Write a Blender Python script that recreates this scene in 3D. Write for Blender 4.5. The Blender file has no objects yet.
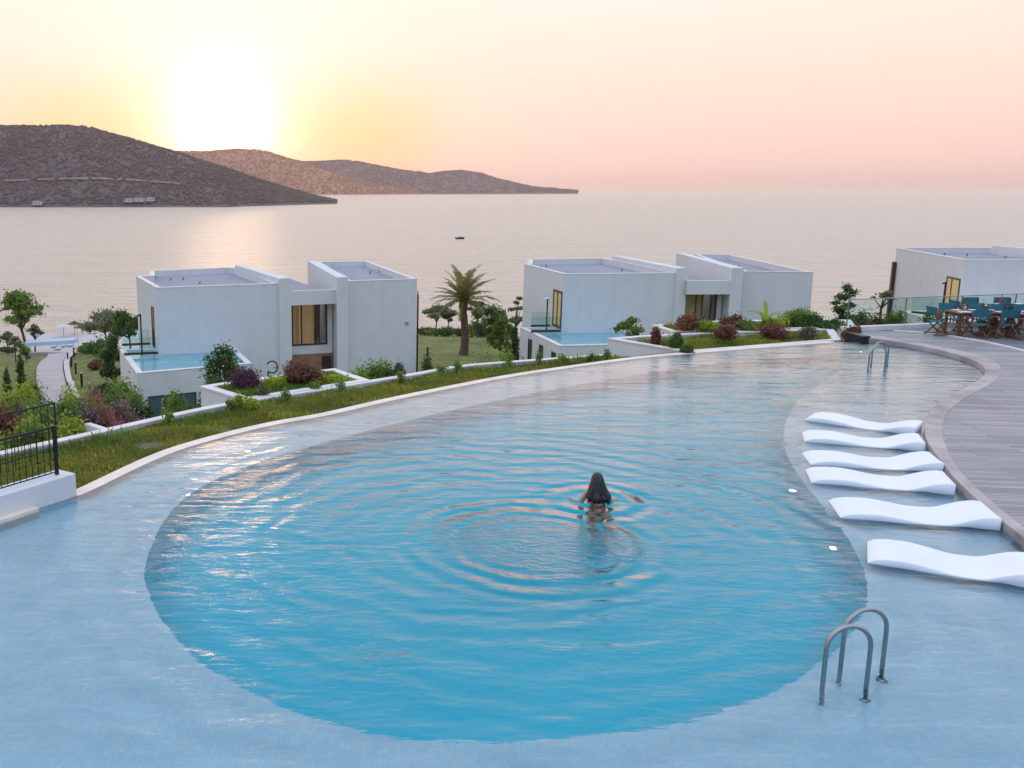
import bpy, bmesh, math, random
import numpy as np
from mathutils import Vector, Matrix, noise
from mathutils.bvhtree import BVHTree
R = math.radians
random.seed(7); rng = np.random.default_rng(7)
S = bpy.context.scene
COL = S.collection

# ------------------------------------------------------------------ camera
F, CX, CY, HC = 961.0, 355.0, 384.0, 4.8
PITCH = math.atan(196.0 / F)
SP, CP = math.sin(PITCH), math.cos(PITCH)
cam = bpy.data.cameras.new('camera'); co = bpy.data.objects.new('camera', cam); COL.objects.link(co)
co.location = (0, 0, HC); co.rotation_euler = (R(90) - PITCH, 0, 0)
cam.sensor_width = 36; cam.lens = F / 1024 * 36; cam.shift_x = (512 - CX) / 1024
cam.clip_start = 0.1; cam.clip_end = 80000
S.camera = co

def ray(x, y):
    u, v = (x - CX) / F, (CY - y) / F
    return Vector((u, CP + v * SP, -SP + v * CP))
def px(x, y, z=0.0):                       # where a line of sight meets the level z
    d = ray(x, y); t = (z - HC) / d.z
    return Vector((d.x * t, d.y * t, z))
def pd(x, y, Y):                           # where it reaches the distance Y
    d = ray(x, y); t = Y / d.y
    return Vector((d.x * t, Y, HC + d.z * t))

# ------------------------------------------------------------------ render settings
S.view_settings.view_transform = 'Standard'; S.view_settings.look = 'None'
S.view_settings.exposure = 0.6; S.view_settings.gamma = 1
c = S.cycles
c.use_denoising = True; c.max_bounces = 10; c.transparent_max_bounces = 24
c.transmission_bounces = 8; c.diffuse_bounces = 4; c.glossy_bounces = 4; c.volume_bounces = 1
c.sample_clamp_indirect = 4; c.sample_clamp_direct = 12; c.caustics_refractive = True; c.caustics_reflective = False
c.blur_glossy = 0.5

# ------------------------------------------------------------------ sky and sun
SUN_AZ, SUN_EL = math.atan((225 - CX) / 981.0), R(3.15)      # azimuth from +Y towards +X
sun_dir = Vector((math.sin(SUN_AZ) * math.cos(SUN_EL), math.cos(SUN_AZ) * math.cos(SUN_EL), math.sin(SUN_EL)))
W = bpy.data.worlds.new('World'); S.world = W; W.use_nodes = True
nt = W.node_tree; nt.nodes.clear()
N = nt.nodes.new; L = nt.links.new
def ramp(n, pts, interp='LINEAR'):
    cr = n.color_ramp; cr.interpolation = interp
    while len(cr.elements) > 1: cr.elements.remove(cr.elements[-1])
    cr.elements[0].position = pts[0][0]; cr.elements[0].color = (*pts[0][1], 1)
    for p, col in pts[1:]:
        e = cr.elements.new(p); e.color = (*col, 1)
def wmath(op, a, b=None):
    m = N('ShaderNodeMath'); m.operation = op
    for i, q in enumerate((a, b)):
        if q is None: continue
        if isinstance(q, (int, float)): m.inputs[i].default_value = q
        else: L(q, m.inputs[i])
    return m.outputs[0]
def wmix(f, a, b, blend='MIX'):
    m = N('ShaderNodeMix'); m.data_type = 'RGBA'; m.blend_type = blend
    for s, q in ((0, f), (6, a), (7, b)):
        if isinstance(q, (int, float)): m.inputs[s].default_value = q
        elif isinstance(q, tuple): m.inputs[s].default_value = (*q, 1)
        else: L(q, m.inputs[s])
    return m.outputs[2]
tc = N('ShaderNodeTexCoord'); sx = N('ShaderNodeSeparateXYZ'); L(tc.outputs['Generated'], sx.inputs[0])
el = wmath('MAXIMUM', sx.outputs[2], 0.0)
fr = N('ShaderNodeValToRGB'); L(el, fr.inputs[0])
ramp(fr, [(0, (.65, .44, .40)), (.035, (.69, .47, .40)), (.09, (.72, .53, .43)), (.19, (.75, .63, .54)), (.34, (.78, .68, .58)), (.6, (.77, .73, .70)), (1, (.62, .80, 1.05))])
bk = N('ShaderNodeValToRGB'); L(el, bk.inputs[0])
ramp(bk, [(0, (.44, .41, .46)), (.25, (.44, .47, .57)), (.6, (.55, .72, .98)), (1, (.62, .80, 1.05))])
vd = N('ShaderNodeVectorMath'); vd.operation = 'DOT_PRODUCT'; L(tc.outputs['Generated'], vd.inputs[0]); vd.inputs[1].default_value = sun_dir
cs = vd.outputs['Value']
mr = N('ShaderNodeMapRange'); mr.interpolation_type = 'SMOOTHSTEP'; L(cs, mr.inputs[0]); mr.inputs[1].default_value = -.2; mr.inputs[2].default_value = .85
base = wmix(mr.outputs[0], bk.outputs[0], fr.outputs[0])
# pinker away from the sun along the horizon
mr2 = N('ShaderNodeMapRange'); mr2.interpolation_type = 'SMOOTHSTEP'; L(cs, mr2.inputs[0]); mr2.inputs[1].default_value = .93; mr2.inputs[2].default_value = .998
tint = wmix(mr2.outputs[0], (.99, .985, 1.02), (1.0, .97, .95))
base = wmix(1.0, base, tint, 'MULTIPLY')
lo = N('ShaderNodeMapRange'); lo.interpolation_type = 'SMOOTHSTEP'; L(el, lo.inputs[0]); lo.inputs[1].default_value = .135; lo.inputs[2].default_value = .045
ns_ = N('ShaderNodeMapRange'); ns_.interpolation_type = 'SMOOTHSTEP'; L(cs, ns_.inputs[0]); ns_.inputs[1].default_value = .968; ns_.inputs[2].default_value = .992
base = wmix(wmath('MULTIPLY', lo.outputs[0], ns_.outputs[0]), base, wmix(1.0, base, (1.14, .88, .46), 'MULTIPLY'))
def glow(width, col, mul, pw=1.35):
    # exponential fall-off with the angle from the sun
    ang = wmath('ARCCOSINE', wmath('MINIMUM', cs, 1.0))
    e = wmath('EXPONENT', wmath('MULTIPLY', wmath('POWER', wmath('DIVIDE', ang, R(width)), pw), -1.0))
    m = N('ShaderNodeMix'); m.data_type = 'RGBA'; m.blend_type = 'MULTIPLY'; m.inputs[0].default_value = 1
    cc = N('ShaderNodeCombineXYZ')
    for i in range(3): L(wmath('MULTIPLY', e, col[i] * mul), cc.inputs[i])
    return cc.outputs[0]
for w_, cl_, ml_ in ((2.15, (1, .95, .90), 1.7), (6.5, (.9, .85, .90), .12), (17, (.10, .17, .30), .22)):
    base = wmix(1.0, base, glow(w_, cl_, ml_), 'ADD')
nis = N('ShaderNodeTexSky'); nis.sky_type = 'NISHITA'; nis.sun_disc = False; nis.sun_elevation = SUN_EL; nis.sun_rotation = SUN_AZ
b1 = N('ShaderNodeBackground'); L(nis.outputs[0], b1.inputs[0]); b1.inputs[1].default_value = 0.006
b2 = N('ShaderNodeBackground'); L(base, b2.inputs[0]); b2.inputs[1].default_value = 1.0
ad = N('ShaderNodeAddShader'); L(b1.outputs[0], ad.inputs[0]); L(b2.outputs[0], ad.inputs[1])
wo = N('ShaderNodeOutputWorld'); L(ad.outputs[0], wo.inputs[0])

sl = bpy.data.lights.new('sun', 'SUN'); sl.energy = 0.06; sl.angle = R(6); sl.color = (1, .62, .34)
so = bpy.data.objects.new('sun', sl); COL.objects.link(so); so.rotation_euler = sun_dir.to_track_quat('Z', 'Y').to_euler()

# ------------------------------------------------------------------ materials
class NT:
    def __init__(s, name):
        s.m = bpy.data.materials.new(name); s.m.use_nodes = True; s.t = s.m.node_tree
        s.b = s.t.nodes['Principled BSDF']; s.out = s.t.nodes['Material Output']
    def n(s, typ, **kw):
        nd = s.t.nodes.new(typ)
        for k, v in kw.items(): setattr(nd, k, v)
        return nd
    def l(s, a, b): s.t.links.new(a, b)
    def set(s, sock, q):
        if isinstance(q, (int, float)): sock.default_value = q
        elif isinstance(q, (tuple, list)): sock.default_value = (*q, 1) if len(q) == 3 and len(sock.default_value) == 4 else q
        else: s.l(q, sock)
    def math(s, op, a, b=None, c=None):
        m = s.n('ShaderNodeMath', operation=op)
        for i, q in enumerate((a, b, c)):
            if q is not None: s.set(m.inputs[i], q)
        return m.outputs[0]
    def mix(s, f, a, b, blend='MIX'):
        m = s.n('ShaderNodeMix', data_type='RGBA', blend_type=blend)
        s.set(m.inputs[0], f); s.set(m.inputs[6], a); s.set(m.inputs[7], b)
        return m.outputs[2]
    def noise(s, scale, detail=4, vec=None, rough=.55, dist=0):
        n = s.n('ShaderNodeTexNoise'); n.inputs['Scale'].default_value = scale; n.inputs['Detail'].default_value = detail
        n.inputs['Roughness'].default_value = rough; n.inputs['Distortion'].default_value = dist
        s.l(vec if vec is not None else s.coord(), n.inputs['Vector']); return n.outputs['Fac']
    def coord(s):
        if not hasattr(s, '_c'):
            g = s.n('ShaderNodeNewGeometry'); s._g = g; s._c = g.outputs['Position']
        return s._c
    def mapping(s, scale=(1, 1, 1), rot=(0, 0, 0), vec=None):
        m = s.n('ShaderNodeMapping'); m.inputs['Scale'].default_value = scale; m.inputs['Rotation'].default_value = rot
        s.l(vec if vec is not None else s.coord(), m.inputs['Vector']); return m.outputs[0]
    def ramp(s, fac, pts):
        r = s.n('ShaderNodeValToRGB'); ramp(r, pts); s.l(fac, r.inputs[0]); return r.outputs[0]
    def bump(s, h, strength=.3, dist=.02):
        b = s.n('ShaderNodeBump'); b.inputs['Strength'].default_value = strength; b.inputs['Distance'].default_value = dist
        s.l(h, b.inputs['Height']); s.l(b.outputs[0], s.b.inputs['Normal']); return b.outputs[0]

def solid(name, col, rough=.6, metal=0, var=.12, scale=3.0, bump=0.0, bscale=60):
    k = NT(name); f = k.noise(scale, 5)
    a = tuple(x * (1 - var) for x in col); b = tuple(min(1, x * (1 + var)) for x in col)
    k.l(k.ramp(f, [(.3, a), (.7, b)]), k.b.inputs['Base Color'])
    k.b.inputs['Roughness'].default_value = rough; k.b.inputs['Metallic'].default_value = metal
    if bump: k.bump(k.noise(bscale, 4), bump, .01)
    return k.m

def render_mat():      # painted render with faint rain streaks
    k = NT('white_render')
    st = k.noise(1.0, 6, k.mapping((1.5, 1.5, .14)), .7, .6)
    fi = k.noise(1.3, 6)
    a = k.ramp(st, [(.3, (.60, .59, .585)), (.5, (.67, .66, .65)), (.8, (.70, .69, .68))])
    k.l(k.mix(.5, a, k.ramp(fi, [(.3, (.64, .63, .62)), (.7, (.74, .73, .72))])), k.b.inputs['Base Color'])
    k.b.inputs['Roughness'].default_value = .85; k.bump(k.noise(25, 5), .25, .01); return k.m
def leaf_mat(name, c1, c2, c3, trans=.5):
    k = NT(name); k.coord()
    r = k._g.outputs['Random Per Island']
    big = k.noise(.9, 3)
    col = k.ramp(r, [(0, c1), (.5, c2), (1, c3)])
    col = k.mix(.7, col, k.ramp(big, [(.35, (.55, .6, .6)), (.65, (1.25, 1.2, 1.1))]), 'MULTIPLY')
    k.l(col, k.b.inputs['Base Color']); k.b.inputs['Roughness'].default_value = .6
    k.b.inputs['Specular IOR Level'].default_value = .25
    tr = k.n('ShaderNodeBsdfTranslucent'); k.l(col, tr.inputs[0])
    mx = k.n('ShaderNodeMixShader'); mx.inputs[0].default_value = trans
    k.l(k.b.outputs[0], mx.inputs[1]); k.l(tr.outputs[0], mx.inputs[2]); k.l(mx.outputs[0], k.out.inputs[0])
    return k.m
def gravel_mat():
    k = NT('roof_gravel')
    v = k.n('ShaderNodeTexVoronoi'); v.inputs['Scale'].default_value = 14; k.l(k.coord(), v.inputs['Vector'])
    g = k.noise(.6, 6)
    col = k.mix(.6, k.ramp(g, [(.3, (.33, .32, .36)), (.7, (.45, .43, .47))]), k.ramp(v.outputs['Distance'], [(0, (.42, .40, .43)), (.6, (.22, .22, .25))]))
    k.l(col, k.b.inputs['Base Color']); k.b.inputs['Roughness'].default_value = .95
    k.bump(v.outputs['Distance'], .5, .03); return k.m
def grass_ground():
    k = NT('lawn_ground')
    f = k.noise(.35, 6); g = k.noise(9, 5); h = k.noise(1.6, 5)
    a = k.ramp(f, [(.3, (.09, .12, .025)), (.5, (.145, .165, .035)), (.7, (.22, .20, .06))])
    b = k.ramp(h, [(.3, (.55, .55, .5)), (.7, (1.3, 1.25, 1.2))])
    cc = k.mix(1, a, b, 'MULTIPLY'); cc = k.mix(.5, cc, k.ramp(g, [(.3, (.45, .5, .4)), (.7, (1.5, 1.4, 1.3))]), 'MULTIPLY')
    k.l(cc, k.b.inputs['Base Color']); k.b.inputs['Roughness'].default_value = .95; k.bump(g, .8, .06); return k.m
def soil_ground():
    k = NT('planting_soil')
    f = k.noise(2.2, 6); g = k.noise(14, 5)
    cc = k.ramp(f, [(.36, (.16, .12, .08)), (.5, (.12, .14, .04)), (.66, (.15, .19, .05))])
    cc = k.mix(.5, cc, k.ramp(g, [(.3, (.5, .5, .5)), (.7, (1.4, 1.4, 1.4))]), 'MULTIPLY')
    k.l(cc, k.b.inputs['Base Color']); k.b.inputs['Roughness'].default_value = 1; k.bump(g, .8, .05); return k.m
def tile_mat(name, c1, c2, grout, size=.05, rough=.4):
    k = NT(name)
    b = k.n('ShaderNodeTexBrick'); b.offset = 0; b.inputs['Scale'].default_value = 1
    b.inputs['Brick Width'].default_value = size; b.inputs['Row Height'].default_value = size; b.inputs['Mortar Size'].default_value = size * .07
    b.inputs['Color1'].default_value = (*c1, 1); b.inputs['Color2'].default_value = (*c2, 1); b.inputs['Mortar'].default_value = (*grout, 1)
    k.l(k.coord(), b.inputs['Vector'])
    bg = k.noise(.5, 4)
    cc = k.mix(.5, b.outputs['Color'], k.ramp(bg, [(.3, (.88, .93, .95)), (.7, (1.08, 1.05, 1.03))]), 'MULTIPLY')
    k.l(cc, k.b.inputs['Base Color']); k.b.inputs['Roughness'].default_value = rough; return k.m
def glass_mat(name='clear_glass', tint=(.93, .95, .95), refl=1.0):
    k = NT(name); k.t.nodes.remove(k.b)
    f = k.n('ShaderNodeFresnel'); f.inputs[0].default_value = 1.5
    t = k.n('ShaderNodeBsdfTransparent'); t.inputs[0].default_value = (*tint, 1)
    g = k.n('ShaderNodeBsdfGlossy'); g.inputs['Roughness'].default_value = .03
    ge = k.n('ShaderNodeNewGeometry')
    m = k.n('ShaderNodeMixShader'); k.l(k.math('MULTIPLY', f.outputs[0], k.math('SUBTRACT', refl, ge.outputs['Backfacing'])), m.inputs[0]); k.l(t.outputs[0], m.inputs[1]); k.l(g.outputs[0], m.inputs[2])
    k.l(m.outputs[0], k.out.inputs[0]); return k.m
def deck_mat():
    k = NT('weathered_decking')
    b = k.n('ShaderNodeTexBrick'); b.offset = .37; b.inputs['Scale'].default_value = 1
    b.inputs['Brick Width'].default_value = 2.4; b.inputs['Row Height'].default_value = .14; b.inputs['Mortar Size'].default_value = .006
    b.inputs['Color1'].default_value = (.21, .205, .225, 1); b.inputs['Color2'].default_value = (.36, .345, .355, 1); b.inputs['Mortar'].default_value = (.05, .045, .045, 1)
    v = k.mapping((1, 1, 1), (0, 0, R(8))); k.l(v, b.inputs['Vector'])
    gr = k.noise(1, 6, k.mapping((1.5, 40, 1), (0, 0, R(8))))
    cc = k.mix(.7, b.outputs['Color'], k.ramp(gr, [(.3, (.75, .75, .76)), (.7, (1.2, 1.18, 1.16))]), 'MULTIPLY')
    cc = k.mix(.6, cc, k.ramp(k.noise(.5, 4), [(.35, (.8, .8, .84)), (.65, (1.15, 1.1, 1.05))]), 'MULTIPLY')
    k.l(cc, k.b.inputs['Base Color']); k.b.inputs['Roughness'].default_value = .5
    k.bump(b.outputs['Fac'], -.6, .01); return k.m
SW = px(597, 503)                     # where the swimmer is
def pool_water_mat():
    k = NT('pool_water'); k.t.nodes.remove(k.b); k.coord()
    sp = k.n('ShaderNodeSeparateXYZ'); k.l(k._c, sp.inputs[0]); X, Y = sp.outputs[0], sp.outputs[1]
    # broad wind ripples, long across the view
    w1 = k.noise(1.0, 3, k.mapping((.75, 2.3, 1), (0, 0, R(12))), .5, .6)
    w2 = k.noise(1.0, 4, k.mapping((2.4, 6.0, 1), (0, 0, R(-14))), .5, .8)
    w3 = k.noise(7.0, 4, k.mapping((1, 1.8, 1), (0, 0, R(10))), .55, .5)
    patch = k.ramp(k.noise(.45, 3), [(.38, (.22,) * 3), (.62, (1, 1, 1))])
    h = k.math('ADD', k.math('MULTIPLY', w1, .040), k.math('MULTIPLY', w2, .0125))
    h = k.math('ADD', h, k.math('MULTIPLY', k.math('MULTIPLY', w3, .014), patch))
    def rings(cx, cy, wl, amp, r0, r1, sq=1.0, wob=.25, rot=0.0):
        wx = k.math('MULTIPLY', k.math('SUBTRACT', k.noise(.9, 2), .5), wob)
        dx = k.math('SUBTRACT', X, cx); dy = k.math('MULTIPLY', k.math('SUBTRACT', Y, cy), sq)
        r = k.math('ADD', k.math('SQRT', k.math('ADD', k.math('MULTIPLY', dx, dx), k.math('MULTIPLY', dy, dy))), wx)
        s = k.math('SINE', k.math('MULTIPLY', r, 2 * math.pi / wl))
        up = k.n('ShaderNodeMapRange', interpolation_type='SMOOTHSTEP'); k.l(r, up.inputs[0]); up.inputs[1].default_value = r0; up.inputs[2].default_value = r0 + .35
        dn = k.n('ShaderNodeMapRange', interpolation_type='SMOOTHSTEP'); k.l(r, dn.inputs[0]); dn.inputs[1].default_value = r1 * .55; dn.inputs[2].default_value = r1; dn.inputs[3].default_value = 1; dn.inputs[4].default_value = 0
        brk = k.ramp(k.noise(1.3, 2), [(.3, (.45,) * 3), (.55, (1, 1, 1))])
        return k.math('MULTIPLY', k.math('MULTIPLY', k.math('MULTIPLY', s, amp), k.math('MULTIPLY', up.outputs[0], dn.outputs[0])), brk)
    c0 = px(536, 543)
    h = k.math('ADD', h, rings(c0.x, c0.y, .40, .019, .8, 2.5, 1.0, .35))
    dxx = k.math('SUBTRACT', X, c0.x); dyy = k.math('SUBTRACT', Y, c0.y); rr = k.math('SQRT', k.math('ADD', k.math('MULTIPLY', dxx, dxx), k.math('MULTIPLY', dyy, dyy)))
    cz = k.n('ShaderNodeMapRange', interpolation_type='SMOOTHSTEP'); k.l(rr, cz.inputs[0]); cz.inputs[1].default_value = 1.9; cz.inputs[2].default_value = .8; cz.inputs[3].default_value = 0; cz.inputs[4].default_value = 1
    chop = k.noise(1.0, 3, k.mapping((4.0, 7.5, 1), (0, 0, R(15))), .55, 1.2)
    h = k.math('ADD', h, k.math('MULTIPLY', k.math('MULTIPLY', chop, .055), cz.outputs[0]))
    h = k.math('ADD', h, rings(c0.x - .6, c0.y + .2, .55, .0075, 1.8, 8.0, 1.0, 1.0))
    h = k.math('ADD', h, rings(SW.x, SW.y + .12, .46, .028, .2, 1.2, 1.0, .10))
    for c1, am in ((px(380, 655), .03), (px(30, 545), .022), (px(600, 545), .03)):
        dxx = k.math('SUBTRACT', X, c1.x); dyy = k.math('SUBTRACT', Y, c1.y); rr = k.math('SQRT', k.math('ADD', k.math('MULTIPLY', dxx, dxx), k.math('MULTIPLY', dyy, dyy)))
        cz = k.n('ShaderNodeMapRange', interpolation_type='SMOOTHSTEP'); k.l(rr, cz.inputs[0]); cz.inputs[1].default_value = .75; cz.inputs[2].default_value = .1; cz.inputs[3].default_value = 0; cz.inputs[4].default_value = am
        h = k.math('ADD', h, k.math('MULTIPLY', chop, cz.outputs[0]))
    b = k.n('ShaderNodeBump'); b.inputs['Strength'].default_value = 1; b.inputs['Distance'].default_value = 1.0; k.l(h, b.inputs['Height'])
    f = k.n('ShaderNodeFresnel'); f.inputs[0].default_value = 1.38; k.l(b.outputs[0], f.inputs['Normal']); F_ = k.math('MINIMUM', k.math('MULTIPLY', f.outputs[0], k.math('ADD', k.math('MULTIPLY', f.outputs[0], 3.5), .36)), 1.0)
    rf = k.n('ShaderNodeBsdfRefraction'); rf.inputs['IOR'].default_value = 1.33; rf.inputs['Roughness'].default_value = 0; k.l(b.outputs[0], rf.inputs['Normal'])
    rf.inputs[0].default_value = (.93, .985, 1, 1)
    gl = k.n('ShaderNodeBsdfGlossy'); gl.inputs['Roughness'].default_value = .05; k.l(b.outputs[0], gl.inputs['Normal'])
    m = k.n('ShaderNodeMixShader'); k.l(F_, m.inputs[0]); k.l(rf.outputs[0], m.inputs[1]); k.l(gl.outputs[0], m.inputs[2])
    k.l(m.outputs[0], k.out.inputs[0]); return k.m
def sea_mat():
    k = NT('sea_water'); k.coord()
    w1 = k.noise(1.0, 6, k.mapping((.16, .42, 1), (0, 0, R(6))), .65, .4)
    w2 = k.noise(1.0, 5, k.mapping((.010, .045, 1), (0, 0, R(-4))), .65)
    w3 = k.noise(1.0, 4, k.mapping((.045, .16, 1), (0, 0, R(-8))), .7, .5)
    h = k.math('ADD', k.math('MULTIPLY', w1, 3.2), k.math('ADD', k.math('MULTIPLY', w2, 9.0), k.math('MULTIPLY', w3, 5.0)))
    k.bump(h, 1.0, .9)
    k.l(k.ramp(w2, [(.35, (.10, .085, .08)), (.65, (.15, .13, .115))]), k.b.inputs['Base Color'])
    k.b.inputs['Roughness'].default_value = .30
    bn = [n for n in k.t.nodes if n.type == 'BUMP'][0]
    gl = k.n('ShaderNodeBsdfGlossy'); gl.inputs['Roughness'].default_value = .36; gl.inputs[0].default_value = (1, .93, .84, 1); k.l(bn.outputs[0], gl.inputs['Normal'])  # warm sunset tone painted into the sea's reflection tint
    mx = k.n('ShaderNodeMixShader'); fz = k.n('ShaderNodeFresnel'); fz.inputs[0].default_value = 1.5; k.l(bn.outputs[0], fz.inputs['Normal']); k.l(k.math('ADD', k.math('MULTIPLY', fz.outputs[0], .76), .26), mx.inputs[0]); k.l(k.b.outputs[0], mx.inputs[1]); k.l(gl.outputs[0], mx.inputs[2]); k.l(mx.outputs[0], k.out.inputs[0]); return k.m
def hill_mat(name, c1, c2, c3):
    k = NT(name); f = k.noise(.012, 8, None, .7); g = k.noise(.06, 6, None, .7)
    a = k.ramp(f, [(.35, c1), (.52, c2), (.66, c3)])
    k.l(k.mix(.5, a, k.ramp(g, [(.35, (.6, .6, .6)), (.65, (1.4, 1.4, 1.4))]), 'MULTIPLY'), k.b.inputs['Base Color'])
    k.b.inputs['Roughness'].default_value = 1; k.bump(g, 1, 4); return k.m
def fabric(name, col): return solid(name, col, .9, 0, .1, 20)

M = dict(
    render=render_mat(), gravel=gravel_mat(), lawn=grass_ground(), soil=soil_ground(),
    shelf=tile_mat('pale_mosaic', (.50, .78, .90), (.62, .87, .94), (.50, .74, .86)),
    deep=tile_mat('turquoise_mosaic', (.0, .60, .77), (.0, .70, .85), (.01, .56, .71)),
    coping=solid('travertine_coping', (.80, .65, .56), .45, 0, .14, 1.5, .2),
    stone=solid('grey_stone_coping', (.37, .31, .30), .5, 0, .42, 1.0, .3),
    trim=solid('pale_stone_trim', (.72, .65, .61), .7, 0, .12, 2, .2),
    deck=deck_mat(), floor=solid('slate_floor', (.18, .17, .18), .55, 0, .2, 1.5, .1),
    glass=glass_mat(), dglass=glass_mat('tinted_glass', (.35, .38, .40)), balglass=glass_mat('green_tinted_glass', (.86, .95, .93)),
    dark=solid('dark_metal', (.025, .025, .028), .4, .6, .2), steel=solid('brushed_steel', (.34, .34, .35), .22, 1, .1, 8),
    frame=solid('bronze_frame', (.06, .035, .03), .4, .3, .2),
    plastic=solid('white_plastic', (.80, .81, .84), .38, 0, .03, 2),
    wood=solid('teak_wood', (.16, .065, .03), .55, 0, .3, 8), timber=solid('brown_cladding', (.33, .17, .10), .6, 0, .2, 2),
    doorgreen=solid('grey_green_door', (.06, .11, .12), .45), blue=fabric('teal_canvas', (.025, .15, .19)), white=solid('white_ceramic', (.8, .8, .8), .3, 0, .03),
    cloth=fabric('grey_blue_linen', (.50, .60, .68)), curtain=solid('linen_curtain', (.70, .52, .28), .9, 0, .15, 2),
    room=solid('interior_plaster', (.45, .40, .34), .9), bark=solid('bark', (.09, .06, .045), .95, 0, .4, 6, .6, 15),
    palmbark=solid('palm_bark', (.13, .075, .05), .95, 0, .4, 6, .8, 12),
    path=solid('concrete_paving', (.42, .36, .35), .85, 0, .12, .7, .1), kerb=solid('kerb_concrete', (.52, .46, .44), .85, 0, .1, .7),
    shaft=solid('tiny_pool_tile', (.10, .45, .56), .4, 0, .1, 3),
    skin=solid('tanned_skin', (.56, .29, .17), .5, 0, .05, 6), hair=solid('black_hair', (.012, .009, .009), .38, 0, .3, 30, .5, 90),
    swim=solid('black_swimwear', (.015, .012, .018), .6),
    leafdark=leaf_mat('dark_foliage', (0.068, 0.125, 0.041), (0.102, 0.172, 0.049), (0.160, 0.228, 0.068)),
    leafmid=leaf_mat('green_foliage', (0.125, 0.206, 0.041), (0.195, 0.297, 0.058), (0.297, 0.389, 0.081)),
    leaflime=leaf_mat('lime_foliage', (0.248, 0.324, 0.038), (0.381, 0.457, 0.057), (0.514, 0.571, 0.095)),
    leafolive=leaf_mat('olive_foliage', (0.172, 0.195, 0.102), (0.251, 0.263, 0.137), (0.343, 0.343, 0.183)),
    leafred=leaf_mat('reddish_foliage', (0.209, 0.067, 0.057), (0.286, 0.104, 0.085), (0.228, 0.190, 0.076)),
    leafpurple=leaf_mat('purple_foliage', (0.114, 0.038, 0.085), (0.171, 0.057, 0.114), (0.133, 0.095, 0.076)),
    petal=leaf_mat('pink_petals', (.55, .08, .17), (.62, .16, .28), (.55, .10, .12)),
    petal2=leaf_mat('mauve_petals', (.45, .16, .32), (.55, .25, .42), (.38, .12, .30)),
    palm=leaf_mat('palm_fronds', (0.190, 0.190, 0.057), (0.286, 0.267, 0.085), (0.381, 0.324, 0.114)),
    grass=leaf_mat('grass_blades', (0.168, 0.207, 0.034), (0.269, 0.302, 0.050), (0.426, 0.381, 0.101)),
    weed=leaf_mat('yellow_weeds', (0.419, 0.362, 0.057), (0.533, 0.419, 0.076), (0.324, 0.305, 0.076)),
)
def emit(name, col, st):
    k = NT(name); e = k.b.inputs; e['Base Color'].default_value = (*col, 1); e['Emission Color'].default_value = (*col, 1); e['Emission Strength'].default_value = st; return k.m
M['lamp'] = emit('lamp_glow', (1, .86, .66), 2.6)
k_ = NT('sun_glow_curtain'); f_ = k_.noise(1, 3, k_.mapping((9, 9, .1)))
cc_ = k_.ramp(f_, [(.3, (.18, .10, .05)), (.7, (.40, .25, .13))]); k_.l(cc_, k_.b.inputs['Base Color']); k_.l(cc_, k_.b.inputs['Emission Color']); k_.b.inputs['Emission Strength'].default_value = .32  # weak emission stands in for sunlight coming through the curtain
M['glowcurtain'] = k_.m
M['doorglow'] = emit('sunset_glow_blind', (.62, .42, .15), .16)  # sunset warmth on the villa door and side window put in as emission

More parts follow.
